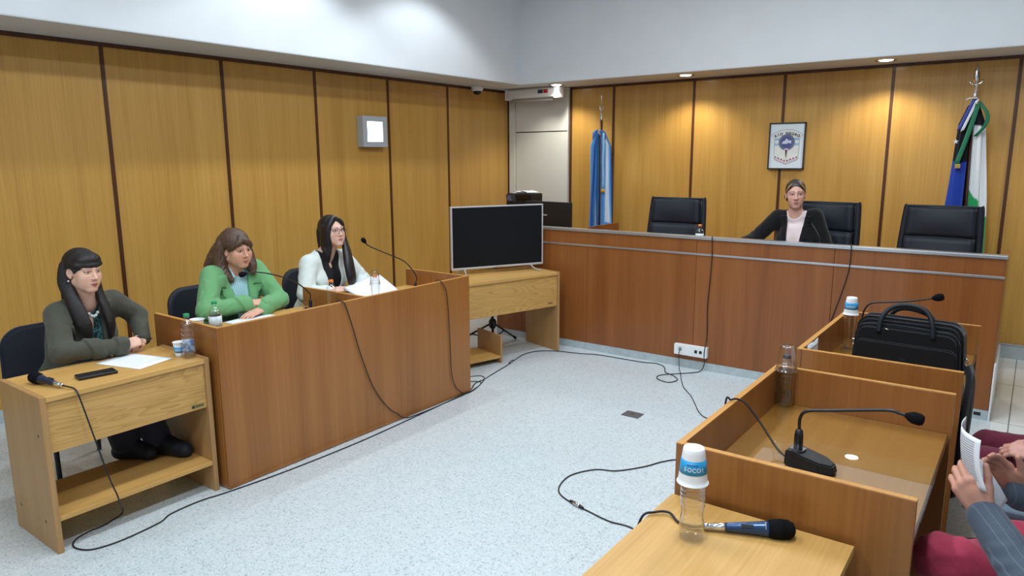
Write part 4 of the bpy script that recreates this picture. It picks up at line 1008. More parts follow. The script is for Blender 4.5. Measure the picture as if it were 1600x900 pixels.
# open bundle of sheets in front of the woman in white
t = thing('paper_bundle', 'open bundle of white pages before the woman in white', 'paper', (-3.78, 3.53, ZD), 0)
for q, (lift, oy) in enumerate(((.0, 0), (.045, .01), (.085, .02), (.100, .03))):
    g = []
    for i in range(12):
        f = i/11; row = []
        for j in range(8):
            v = j/7
            x = -3.93+.22*v-.02*q; y = 3.33+.36*f+oy-.02*v
            row.append((x, y, ZD+.002+q*.003+lift*(.55+.45*min(1, f*1.5))*(1-v)**.85+.003*math.sin(7*f+q)*v*(1-v)*4))
        g.append(row)
    B().sheet(g, .0012).build('sheet', 'paper', t)
t = thing('name_card', 'white paper card leaning inside the front edge of the farther walled desk', 'card', (-.78, 3.46, .80))
B().sheet([[(-.7855+.004*i/3+.0*j, 3.375+.185*j/7, .888-.105*i/3+.004*math.sin(j)) for j in range(8)] for i in range(4)], .0012).build('card', 'paper', t)
b = B()
for k in range(3): b.box(-.7805, -.7798, 3.40, 3.53-.03*k, .862-.022*k, .868-.022*k)
b.build('printed_lines', plain('card_print', S(150, 156, 172), .8), t)
# ================================================================ people: smooth solids from distance fields
f32 = np.float32
class Grid:
    def __init__(s, lo, hi, coarse, fine):
        """fine = per axis list of (a, b, step): narrower spacing inside those spans"""
        s.ax = []
        for k in range(3):
            v = [lo[k]]
            while v[-1] < hi[k]:
                st = coarse
                for (a, b, h) in fine[k]:
                    if a-coarse*.5 <= v[-1] <= b: st = min(st, h)
                v.append(v[-1]+st)
            s.ax.append(np.array(v, dtype=f32))
        s.D = np.full([len(a) for a in s.ax], .15, f32)
    def block(s, lo, hi):
        sl = []
        for k in range(3):
            i0 = max(0, np.searchsorted(s.ax[k], lo[k])-1); i1 = min(len(s.ax[k]), np.searchsorted(s.ax[k], hi[k])+1)
            if i1 <= i0: return None
            sl.append(slice(i0, i1))
        return tuple(sl)
    def pts(s, sl):
        return s.ax[0][sl[0]][:, None, None], s.ax[1][sl[1]][None, :, None], s.ax[2][sl[2]][None, None, :]
    def put(s, lo, hi, fn, k=.01, mode='add', pad=None):
        pad = (k*1.5+.012) if pad is None else pad
        sl = s.block(np.array(lo)-pad, np.array(hi)+pad)
        if sl is None: return
        X, Y, Z = s.pts(sl); d = fn(X, Y, Z).astype(f32); A = s.D[sl]
        d = np.broadcast_to(d, A.shape)
        if mode == 'add':
            if k > 0:
                h = np.clip(.5+.5*(A-d)/k, 0, 1); s.D[sl] = A*(1-h)+d*h-k*h*(1-h)
            else: s.D[sl] = np.minimum(A, d)
        elif mode == 'sub':
            d = -d
            if k > 0:
                h = np.clip(.5-.5*(A-d)/k, 0, 1); s.D[sl] = A*(1-h)+d*h+k*h*(1-h)
            else: s.D[sl] = np.maximum(A, d)
        elif mode == 'off': s.D[sl] = A+d
    # --- primitives; T = (rotation columns, centre) maps local to world
    def cone(s, a, b, r1, r2, k=.01, mode='add', flat=None):
        """tapered capsule; flat = (direction, factor) squeezes it along a direction"""
        a = np.array(a, float); b = np.array(b, float); ab = b-a; L2 = max(1e-9, ab@ab); R = max(r1, r2)*(1.6 if flat else 1)
        def fn(X, Y, Z):
            x, y, z = X-a[0], Y-a[1], Z-a[2]
            t = np.clip((x*ab[0]+y*ab[1]+z*ab[2])/L2, 0, 1)
            x, y, z = x-t*ab[0], y-t*ab[1], z-t*ab[2]
            q = x*x+y*y+z*z
            if flat is not None:
                n, fa = flat; c = x*n[0]+y*n[1]+z*n[2]; q = q+(fa*fa-1)*c*c
            return np.sqrt(q)-(r1+(r2-r1)*t)
        s.put(np.minimum(a, b)-R, np.maximum(a, b)+R, fn, k, mode)
    def ell(s, c, r, R=None, k=.01, mode='add', cut=None):
        c = np.array(c, float); r = np.array(r, float); R = np.eye(3) if R is None else R
        ext = np.sqrt(((R*r)**2).sum(1))
        def fn(X, Y, Z):
            x, y, z = X-c[0], Y-c[1], Z-c[2]
            u = (x*R[0, 0]+y*R[1, 0]+z*R[2, 0])/r[0]; v = (x*R[0, 1]+y*R[1, 1]+z*R[2, 1])/r[1]; w_ = (x*R[0, 2]+y*R[1, 2]+z*R[2, 2])/r[2]
            k0 = np.sqrt(u*u+v*v+w_*w_); k1 = np.sqrt((u/r[0])**2+(v/r[1])**2+(w_/r[2])**2)+1e-9
            d = k0*(k0-1)/k1
            return d if cut is None else np.maximum(d, cut(X, Y, Z))
        s.put(c-ext, c+ext, fn, k, mode)
    def mesh(s):
        D = s.D; nx, ny, nz = D.shape; I = D < 0
        c = I[:-1, :-1, :-1].astype(np.int8)
        for dx in (0, 1):
            for dy in (0, 1):
                for dz in (0, 1):
                    if dx+dy+dz: c = c+I[dx:nx-1+dx, dy:ny-1+dy, dz:nz-1+dz]
        act = (c > 0) & (c < 8); ids = np.full(act.shape, -1, np.int32); cells = np.argwhere(act); n = len(cells)
        ids[act] = np.arange(n)
        acc = np.zeros((n, 3)); cnt = np.zeros(n)
        corners = [(a, b, g) for a in (0, 1) for b in (0, 1) for g in (0, 1)]
        for p in corners:
            for axn in range(3):
                if p[axn]: continue
                q = list(p); q[axn] = 1
                A = D[cells[:, 0]+p[0], cells[:, 1]+p[1], cells[:, 2]+p[2]]; Bv = D[cells[:, 0]+q[0], cells[:, 1]+q[1], cells[:, 2]+q[2]]
                mk = (A < 0) != (Bv < 0); t = np.where(mk, A/np.where(mk, A-Bv, 1), 0)
                for kk in range(3):
                    pa = s.ax[kk][cells[:, kk]+p[kk]].astype(float)
                    if kk == axn: pa = pa+t*(s.ax[kk][cells[:, kk]+1]-s.ax[kk][cells[:, kk]])
                    acc[:, kk] += np.where(mk, pa, 0)
                cnt += mk
        V = acc/np.maximum(cnt, 1)[:, None]; F = []
        for axn in range(3):
            o1, o2 = [(1, 2), (2, 0), (0, 1)][axn]
            sl0 = [slice(1, -1)]*3; sl1 = [slice(1, -1)]*3; sl0[axn] = slice(0, -1); sl1[axn] = slice(1, None)
            a = I[tuple(sl0)]; b = I[tuple(sl1)]; e = np.argwhere(a != b)
            if not len(e): continue
            inside = a[tuple(e.T)]; base = e.copy(); base[:, o1] += 1; base[:, o2] += 1
            def cid(d1, d2):
                q = base.copy(); q[:, o1] += d1; q[:, o2] += d2; return ids[q[:, 0], q[:, 1], q[:, 2]]
            f = np.stack([cid(-1, -1), cid(0, -1), cid(0, 0), cid(-1, 0)], 1)
            f[~inside] = f[~inside][:, ::-1]; F.append(f)
        F = np.concatenate(F); return V, F[(F >= 0).all(1)]
def np_mesh(name, V, F, smooth_it=1):
    if smooth_it:                                   # light relaxation of the net
        E = np.concatenate([F[:, [0, 1]], F[:, [1, 2]], F[:, [2, 3]], F[:, [3, 0]]]); n = len(V)
        for _ in range(smooth_it):
            S_ = np.zeros_like(V); c = np.zeros(n)
            for k in range(3): S_[:, k] = np.bincount(E[:, 0], V[E[:, 1], k], n)+np.bincount(E[:, 1], V[E[:, 0], k], n)
            c = np.bincount(E[:, 0], minlength=n)+np.bincount(E[:, 1], minlength=n)
            V = V*.5+.5*S_/np.maximum(c, 1)[:, None]
    me = bpy.data.meshes.new(name); me.vertices.add(len(V)); me.vertices.foreach_set('co', V.astype(f32).ravel())
    me.loops.add(F.size); me.loops.foreach_set('vertex_index', F.astype(np.int32).ravel())
    me.polygons.add(len(F)); me.polygons.foreach_set('loop_start', np.arange(0, F.size, 4, dtype=np.int32))
    me.polygons.foreach_set('loop_total', np.full(len(F), 4, np.int32))
    me.update(calc_edges=True); me.validate(); me.polygons.foreach_set('use_smooth', np.ones(len(me.polygons), bool)); return me
def paint(me, cols):
    ca = me.color_attributes.new('col', 'FLOAT_COLOR', 'POINT')
    c = np.ones((len(me.vertices), 4), f32); c[:, :3] = cols[:len(me.vertices), :3]; ca.data.foreach_set('color', c.ravel())

def rotm(yaw, pitch=0, roll=0):
    """columns: right, forward, up. yaw 0 = facing +y; positive turns left; pitch up; roll = head tips to its right"""
    m = Matrix.Rotation(yaw, 3, 'Z') @ Matrix.Rotation(pitch, 3, 'X') @ Matrix.Rotation(roll, 3, 'Y'); return np.array(m)
def v3(*a): return np.array(a, float)
def unit(a): a = np.array(a, float); return a/np.linalg.norm(a)
FING = [(.026, .084, (.043, .026, .021), .0088), (.0085, .089, (.047, .030, .022), .0090), (-.009, .085, (.043, .028, .022), .0086), (-.0255, .077, (.034, .021, .019), .0078)]
def hand(g, wrist, d, n, side, curl=(.5, .6, .4), sc=.95, spread=.06, thumb=(.75, -.35, .5), curls=None, k=.004, tips=None):
    """d wrist-to-knuckles, n back of the hand, side +1/-1 so that the thumb side is s"""
    d = unit(d); n = unit(np.array(n)-d*(np.array(n)@d)); s = np.cross(n, d)*side
    w0 = np.array(wrist, float)
    for i, (u, l, seg, r) in enumerate(FING):
        kn = w0+(d*l+s*u)*sc
        g.cone(w0+s*u*.62*sc+d*.012*sc, kn, .0155*sc, .0112*sc, .010, flat=(n, 1.25))
        c = (curls[i] if curls else curl); a = 0; p = kn; dd = unit(d+s*spread*(1.2-i*.8))
        for j in range(3):
            a += c[j]; q = p+(dd*math.cos(a)-n*math.sin(a))*seg[j]*sc
            g.cone(p, q, r*sc*(1.0, .93, .86)[j], r*sc*(.93, .86, .74)[j], .0035 if j else .006); p = q
        if tips is not None: tips.append(p)
    g.cone(w0+s*.012*sc, w0+(d*.055+s*.008)*sc, .021*sc, .020*sc, .012, flat=(n, 1.5))
    tb = w0+(d*.022+s*.026-n*.006)*sc; td = unit(d*thumb[0]+s*thumb[2]+n*thumb[1]); td2 = unit(td+d*.35-n*.15)
    g.cone(w0+(d*.012+s*.014)*sc, tb+td*.034*sc, .0165*sc, .0125*sc, .010)
    g.cone(tb+td*.034*sc, tb+td*.064*sc, .0108*sc, .0098*sc, .004)
    g.cone(tb+td*.064*sc, tb+td*.064*sc+td2*.027*sc, .0098*sc, .0078*sc, .003)
    if tips is not None: tips.append(tb+td*.064*sc+td2*.027*sc)
    return tips

def head_sdf(g, c, R, sc=1.0, jaw=1.0, full=1.0):
    """local: x right, y forward, z up; origin midway between crown and chin (about eye level)"""
    L = lambda x, y, z: c+R@(v3(x, y, z)*sc)
    E = lambda x, y, z, r, k=.012, mode='add', Rl=None: g.ell(L(x, y, z), np.array(r)*sc, R if Rl is None else R@Rl, k*sc, mode)
    C = lambda a, b, r1, r2, k=.006, mode='add': g.cone(L(*a), L(*b), r1*sc, r2*sc, k*sc, mode)
    E(0, -.018, .034, (.0735, .092, .080), .0)
    E(0, .022, -.004, (.064, .068, .078), .02)
    E(0, .028, -.052, (.052*jaw, .056, .056), .025)
    C((-.046*jaw, -.004, -.058), (-.016, .066, -.096), .017, .016, .02); C((.046*jaw, -.004, -.058), (.016, .066, -.096), .017, .016, .02)
    E(0, .071, -.098, (.020, .017, .015), .015)                       # chin
    for s in (-1, 1):
        E(s*.036*full, .060, -.026, (.026, .022, .026), .022); E(s*.038*full, .046, -.058, (.022, .026, .030), .025)         # cheek
        C((s*.010, .086, .024), (s*.045, .072, .026), .008, .008, .014)     # brow ridge
        E(s*.031, .092, .004, (.020, .016, .0125), .012, 'sub')       # eye socket
        E(s*.0305, .0715, .004, (.0155, .0150, .0150), .004)          # lidded eyeball mass
        C((s*.018, .0846, .0005), (s*.043, .0795, .001), .0032, .0030, .004)       # lower lid
        C((s*.017, .0840, .0095), (s*.0305, .0880, .0132), .0032, .0036, .004); C((s*.0305, .0880, .0132), (s*.045, .0795, .0085), .0036, .003, .004)
        g.ell(L(s*.0305, .0915, .0055), v3(.0130, .0085, .0046)*sc, R, .0015*sc, 'sub')
        E(s*.0725, -.012, -.006, (.008, .017, .030), .008, Rl=np.array(Matrix.Rotation(s*.35, 3, 'Z'))); E(s*.081, -.008, -.002, (.006, .011, .018), .006, 'sub'); E(s*.073, -.004, -.030, (.006, .009, .010), .006)
    C((0, .083, .018), (0, .104, -.026), .0078, .0100, .012)          # nose bridge to tip
    E(0, .1055, -.030, (.0105, .0115, .0095), .007)
    for s in (-1, 1):
        E(s*.0125, .094, -.033, (.0078, .0100, .0075), .006); E(s*.0068, .1005, -.0405, (.0036, .0048, .003), .002, 'sub')
    E(0, .074, -.064, (.028, .018, .024), .020)                       # mouth mound
    for s in (-1, 1):
        C((0, .0965, -.0585), (s*.022, .0835, -.0635), .0048, .0022, .004)
        C((0, .0945, -.0700), (s*.021, .0830, -.0655), .0056, .0024, .004)
        C((0, .1010, -.0645), (s*.024, .0875, -.0645), .0013, .0009, .002, 'sub')
    return L
SKIN_ = {}
def face_paint(V, c, R, sc, skin, lip, brow, blush=.0, brow_t=.0036, lash=True, lid=None):
    P = ((V-c)@R)/sc; x, y, z = P.T; col = np.tile(np.array(skin[:3]), (len(V), 1))
    def mix(m, cc): col[:] = col*(1-m[:, None])+np.array(cc[:3])*m[:, None]
    sm = lambda a, b, t: np.clip((t-a)/(b-a), 0, 1)
    ax = np.abs(x); near = (np.abs(z) < .14) & (np.abs(x) < .12) & (y > 0) & (y < .14)
    r = np.exp(-(((ax-.038)/.022)**2+((z+.030)/.022)**2))*near*(y > .02); mix(.30*r, (skin[0]*1.0, skin[1]*.72, skin[2]*.70))
    r = np.exp(-((ax/.014)**2+((z+.030)/.016)**2))*near*(y > .09); mix(.25*r, (skin[0], skin[1]*.75, skin[2]*.72))
    zc = -.0645; top = zc+.0095*(1-(ax/.024)**2)-.0020*np.exp(-(ax/.004)**2); bot = zc-.0110*(1-(ax/.024)**2)
    m = sm(0, .0022, top-z)*sm(0, .0022, z-bot)*(ax < .0245)*near*(y > .06); mix(m*.95, lip)
    bz = .0285+.0045*np.sin(np.clip((ax-.010)/.040, 0, 1)*PI*.75)-.05*np.clip(ax-.040, 0, 1)*4*.05
    th = brow_t*(1-.55*np.clip((ax-.012)/.042, 0, 1)); m = sm(0, .0016, th-np.abs(z-bz))*(ax > .010)*(ax < .052)*near*(y > .03); mix(m*.85, brow)
    if lash:
        e = ((ax-.0305)/.0155)**2+((z-.0055)/.0066)**2; m = (np.abs(e-1.0) < .36)*(z > .0045)*near*(y > .055); mix(m*.85, (.012, .010, .012))
        m = (np.abs(e-1.0) < .25)*(z <= .0045)*near*(y > .055); mix(m*.35, (.04, .03, .03))
    if lid is not None:
        e = ((ax-.0305)/.021)**2+((z-.012)/.010)**2; mix(np.clip(1-e, 0, 1)*.5*near*(y > .05)*(z > .006), lid)
    return col
def eyes(parent, c, R, sc, iris, look=(0, 0)):
    for s in (-1, 1):
        me = bpy.data.meshes.new('eye'); bm = bmesh.new(); bmesh.ops.create_uvsphere(bm, u_segments=28, v_segments=20, radius=.0128*sc)
        ctr = c+R@(v3(s*.0305, .0752, .0055)*sc); gaze = R@unit(v3(look[0], 1, look[1]))
        for f in bm.faces:
            a = Vector(f.calc_center_median()).normalized().angle(Vector(gaze)); f.material_index = 2 if a < .20 else (1 if a < .46 else 0); f.smooth = True
        bm.to_mesh(me); bm.free(); me.transform(Matrix.Translation(ctr)); finish(me, 'eye', ['eye_white', iris, 'pupil'], parent, True)
M['eye_white'] = plain('eye_white', S(225, 220, 216), .25, var=.03); M['pupil'] = plain('pupil', S(12, 10, 10), .08)
M['iris_brown'] = plain('brown_iris', S(52, 32, 22), .15); M['iris_hazel'] = plain('hazel_iris', S(84, 72, 56), .15)

def torso_field(g, J, off, hips=True, k=.04, wid=1.0):
    """trunk from hips to shoulders, inflated by off"""
    f, r, u = J['fwd'], J['right'], J['up']; pel, ch, nk = J['pelvis'], J['chest'], J['neck']
    Rb = np.stack([r, f, u], 1); mid = (pel+ch)/2
    if hips: g.ell(pel+v3(0, 0, .02), v3(.172*wid, .122, .12)+off, Rb, .0)
    g.ell(mid, v3(.142*wid, .105, .16)+off, Rb, k)
    g.ell(ch-u*.02, v3(.152*wid, .112, .15)+off, Rb, k)
    if J.get('bust', 1):
        for s in (-1, 1): g.ell(ch+r*s*.072*wid+f*.075-u*.045, v3(.062, .055, .062)+off*.8, Rb, .035)
    for s, sh in ((1, J['shR']), (-1, J['shL'])):
        g.cone(nk-u*.03+r*s*.035, sh-u*.012, .044+off*.8, .038+off*.7, .045)
def arm_field(g, sh, el, wr, off, r=(.047, .041, .039, .026), k=.03, end=1.0, foldamp=0):
    g.cone(sh, el, r[0]+off, r[1]+off, k); e2 = el+(wr-el)*end
    g.cone(el, e2, r[2]+off, r[3]+off+(r[2]-r[3])*(1-end), .02)
def leg_field(g, hip, kn, an, toe, off, shoe=False, r=(.088, .062, .058, .040), k=.03):
    g.cone(hip, kn, r[0]+off, r[1]+off, k); g.cone(kn, an, r[2]+off, r[3]+off, .02)
def folds(g, lo, hi, amp, w, seed=0, dirs=4):
    """cloth creases: a small ripple added to the field inside a box"""
    rn = random.Random(seed); vs = [(unit([rn.uniform(-1, 1) for _ in range(3)]), rn.uniform(.7, 1.4), rn.uniform(0, 6)) for _ in range(dirs)]
    def fn(X, Y, Z):
        t = 0
        for v, q, p in vs: t = t+np.abs(np.sin((X*v[0]+Y*v[1]+Z*v[2])*w*q+p+.8*np.sin((X*v[1]-Y*v[2]+Z*v[0])*w*.6)))
        return amp*(t/len(vs)-.6)
    g.put(lo, hi, fn, 0, 'off', 0)
def bounds(*P, pad=.2):
    A = np.array(P); return A.min(0)-pad, A.max(0)+pad
# ---------------------------------------------------------------- building one seated person
SKINM = vcol('skin', .48, .35, 0, .12)
def hair_build(parent, c, R, sc, parts, mat, box, step=.0034, ripple=.0010, rfreq=52, carve=(), name='hair', smooth_it=1):
    """parts: list of tuples in head space; box: local extent"""
    cs = np.array([c+R@(v3(x, y, z)*sc) for x in box[0] for y in box[1] for z in box[2]])
    g = Grid(cs.min(0), cs.max(0), step, [[], [], []])
    L = lambda p: c+R@(np.array(p, float)*sc)
    for p in parts:
        if p[0] == 'E': g.ell(L(p[1]), np.array(p[2])*sc, R, p[3] if len(p) > 3 else .01)
        elif p[0] == 'L':                                   # a lock: points and radii, flattened along a local direction
            pts, rad, fl = p[1], p[2], p[3]; n = None if fl is None else (R@unit(fl[:3]), fl[3])
            pp = smoothpath(pts, 4); rr = np.interp(np.linspace(0, len(rad)-1, len(pp)), range(len(rad)), rad)
            for i in range(len(pp)-1): g.cone(L(pp[i]), L(pp[i+1]), rr[i]*sc, rr[i+1]*sc, .008, flat=n)
        elif p[0] == 'S': g.ell(L(p[1]), np.array(p[2])*sc, R, p[3] if len(p) > 3 else .006, 'sub')
    def fn(X, Y, Z):
        x, y, z = X-c[0], Y-c[1], Z-c[2]
        a = x*R[0, 0]+y*R[1, 0]+z*R[2, 0]; b = x*R[0, 1]+y*R[1, 1]+z*R[2, 1]; h = x*R[0, 2]+y*R[1, 2]+z*R[2, 2]
        th = np.arctan2(a, b+.02)
        return ripple*(np.sin(rfreq*th+9*np.sin(6*h))+.6*np.sin(rfreq*1.9*th+30*h))
    g.put(cs.min(0), cs.max(0), fn, 0, 'off', 0)
    V, F = g.mesh(); me = np_mesh(name, V, F, smooth_it); return finish(me, name, mat, parent, True)

def body(label, J, skin, lip, brow, sc=1.0, iris='iris_brown', hands=(), face=True, fine_hand=.0034, look=(0, 0), jaw=1.0, full=1.0, lid=None, brow_t=.0036, fine_head=.0025, legs=True):
    c, R = J['head'], J['headR']
    pts = [J[k] for k in ('pelvis', 'chest', 'neck', 'shR', 'shL', 'elR', 'elL', 'wrR', 'wrL')]+[c]
    if legs: pts += [J[k] for k in ('knR', 'knL', 'anR', 'anL', 'toR', 'toL')]
    lo, hi = bounds(*pts, pad=.21)
    hd = .155; fine = [[], [], []]
    if face:
        for k in range(3): fine[k].append((c[k]-(.14 if k == 2 else .125), c[k]+.13, fine_head))
    for h in hands:
        if h.get('show', 1):
            m = h['w']+unit(h['d'])*.085
            for k in range(3): fine[k].append((m[k]-.10, m[k]+.10, fine_hand))
    g = Grid(lo, hi, .0105, fine)
    torso_field(g, J, 0.0)
    for s in 'RL':
        arm_field(g, J['sh'+s], J['el'+s], J['wr'+s], 0)
        if legs:
            hip = J['pelvis']+J['right']*(.09 if s == 'R' else -.09)-v3(0, 0, .02)
            leg_field(g, hip, J['kn'+s], J['an'+s], J['to'+s], 0); g.cone(J['an'+s], J['to'+s], .036, .03, .02)
    g.cone(J['neck']-J['up']*.03, c+R@(v3(0, -.022, -.055)*sc), .056, .050, .02)
    g.cone(J['neck']+J['fwd']*.02-J['up']*.035, c+R@(v3(0, .015, -.07)*sc), .040, .036, .03)
    head_sdf(g, c, R, sc, jaw, full)
    tips = []
    for h in hands:
        hand(g, h['w'], h['d'], h['n'], h['side'], h.get('curl', (.4, .5, .35)), h.get('sc', .92), h.get('spread', .06), h.get('thumb', (.75, -.35, .5)), h.get('curls'), tips=tips)
    V, F = g.mesh(); me = np_mesh('person', V, F, 1)
    cols = face_paint(V, c, R, sc, skin, lip, brow, lid=lid, brow_t=brow_t) if face else np.tile(np.array(skin[:3]), (len(V), 1))
    nail = [h.get('nail') for h in hands for _ in range(5)]
    for tp, nc in zip(tips, nail):
        cc = nc if nc is not None else (min(1, skin[0]*1.05), skin[1]*.86, skin[2]*.84)
        m = np.clip((.0085-np.linalg.norm(V-tp, axis=1))/.003, 0, 1)[:, None]; cols = cols*(1-m)+np.array(cc[:3])*m
    paint(me, cols); o = finish(me, 'person', SKINM, None, True); tag(o, label, 'person')
    if face: eyes(o, c, R, sc, iris, look)
    return o

def cloth_obj(parent, name, lo, hi, step, fn, mat, smooth_it=2):
    g = Grid(np.array(lo), np.array(hi), step, [[], [], []]); fn(g); V, F = g.mesh(); me = np_mesh(name, V, F, smooth_it)
    return finish(me, name, mat, parent, True)
def tlocal(J, X, Y, Z):
    ch, r, f, u = J['chest'], J['right'], J['fwd'], J['up']; x, y, z = X-ch[0], Y-ch[1], Z-ch[2]
    return (x*r[0]+y*r[1]+z*r[2], x*f[0]+y*f[1]+z*f[2], x*u[0]+y*u[1]+z*u[2])
def jacket(parent, J, mat, hw, lap=(.045, -.16, .12), off=.020, step=.0055, cuff=.93, sleeve=.016, name='jacket', seed=1, length=.30, fold=.004, neck_r=.066, pad=.012, wid=1.0, elbow_fold=.006):
    pts = [J[k] for k in ('pelvis', 'chest', 'neck', 'shR', 'shL', 'elR', 'elL', 'wrR', 'wrL')]; lo, hi = bounds(*pts, pad=.19)
    lo[2] = max(lo[2], J['pelvis'][2]-.12)
    def fn(g):
        torso_field(g, J, off, True, .05, wid)
        for s in 'RL':
            sh = J['sh'+s]+J['up']*pad*.4
            arm_field(g, sh, J['el'+s], J['wr'+s], sleeve, k=.035, end=cuff)
        for s in 'RL':                                        # creases round the elbows and down the sleeves
            e = J['el'+s]; folds(g, e-.12, e+.12, elbow_fold, 75, seed+ord(s)); m = (J['sh'+s]+J['el'+s])/2; folds(g, m-.10, m+.10, fold, 55, seed+3+ord(s))
        folds(g, J['pelvis']-.2, J['chest']+.10, fold*.8, 38, seed+9)
        b0, b1 = J['chest']-.34, J['chest']+.34
        def lapel(X, Y, Z):
            u, v, w_ = tlocal(J, X, Y, Z); h = hw(w_); a = np.abs(u)
            top = lap[2]; wd = lap[0]*np.clip((w_-lap[1])/(.75*(top-lap[1])), 0.0, 1)
            m = (a > h-.02)*(np.clip((h+wd-a)/.004, 0, 1))*(v > 0)*(w_ > lap[1])*(w_ < top+.05)
            notch = np.clip(1-np.abs(w_-(top-.045)-.25*(a-h))/.005, 0, 1)*(a > h+wd*.45)
            return -.011*m*(1-notch)
        if lap[0] > 0: g.put(b0, b1, lapel, 0, 'off', 0)
        def opening(X, Y, Z):
            u, v, w_ = tlocal(J, X, Y, Z); return np.maximum(np.maximum(np.abs(u)-hw(w_), -(v-.01)), v-.20)
        g.put(b0, b1, opening, .004, 'sub', 0)
        g.cone(J['neck']-J['up']*.035+J['fwd']*.015, J['neck']+J['up']*.25+J['fwd']*.03, neck_r, neck_r+.03, .006, 'sub')
    return cloth_obj(parent, name, lo, hi, step, fn, mat)
def blouse(parent, J, mat, neckcut, off=.009, step=.006, name='blouse', extra=None, seed=3, fold=.002):
    lo, hi = bounds(J['pelvis'], J['chest'], J['neck'], J['shR'], J['shL'], pad=.17)
    def fn(g):
        torso_field(g, J, off, True, .045)
        g.cone(J['neck']-J['up']*.05, J['neck']+J['up']*.02, .064, .058, .02)
        folds(g, J['pelvis']-.2, J['chest']+.12, fold, 60, seed)
        if extra: extra(g)
        neckcut(g)
    return cloth_obj(parent, name, lo, hi, step, fn, mat)
def trousers(parent, J, mat, off=.014, step=.0075, end=.92, name='trousers', fold=.004, flare=0.0, seed=5):
    pts = [J[k] for k in ('pelvis', 'knR', 'knL', 'anR', 'anL')]; lo, hi = bounds(*pts, pad=.2)
    def fn(g):
        R_ = np.stack([J['right'], J['fwd'], v3(0, 0, 1)], 1); g.ell(J['pelvis']+v3(0, 0, .0), v3(.178, .128, .115)+off, R_, 0)
        for s in 'RL':
            hip = J['pelvis']+J['right']*(.09 if s == 'R' else -.09)-v3(0, 0, .02); an = J['kn'+s]+(J['an'+s]-J['kn'+s])*end
            g.cone(hip, J['kn'+s], .090+off, .066+off, .03); g.cone(J['kn'+s], an, .063+off, .046+off+flare, .02)
            folds(g, J['kn'+s]-.13, J['kn'+s]+.13, fold, 55, seed+ord(s))
        folds(g, lo, hi, fold*.6, 30, seed)
    return cloth_obj(parent, name, lo, hi, step, fn, mat)
def shoes(parent, J, mat, z_drop=.045, boot=True):
    for s in 'RL':
        a, t_ = J['an'+s], J['to'+s]; lo, hi = bounds(a, t_, pad=.12); d = unit((t_-a)*v3(1, 1, 0)); sole = t_[2]-.030
        def fn(g):
            heel = v3(a[0], a[1], sole+.034)-d*.035
            g.cone(a, t_, .046, .038, .01); g.cone(heel, t_+v3(0, 0, .002), .042, .039, .02, flat=(np.cross(d, v3(0, 0, 1)), 1.1)); g.cone(a+v3(0, 0, .03), heel+d*.02+v3(0, 0, .02), .046, .046, .03)
            if boot: g.cone(a+v3(0, 0, .06), a, .050, .048, .02)
            g.put(lo, hi, lambda X, Y, Z: Z*0+X*0+Y*0+(sole-Z)*-1, .004, 'sub', 0) if False else g.put(lo, hi, lambda X, Y, Z: (Z-sole)+X*0+Y*0, .003, 'sub', 0)
        cloth_obj(parent, 'boot' if boot else 'shoe', lo, hi, .005, fn, mat)
def joints(yaw, lean, **k):
    R = rotm(yaw, lean); J = {a: np.array(b, float) for a, b in k.items()}
    J['right'], J['fwd'], J['up'] = R[:, 0], R[:, 1], R[:, 2]; return J
deg = math.radians
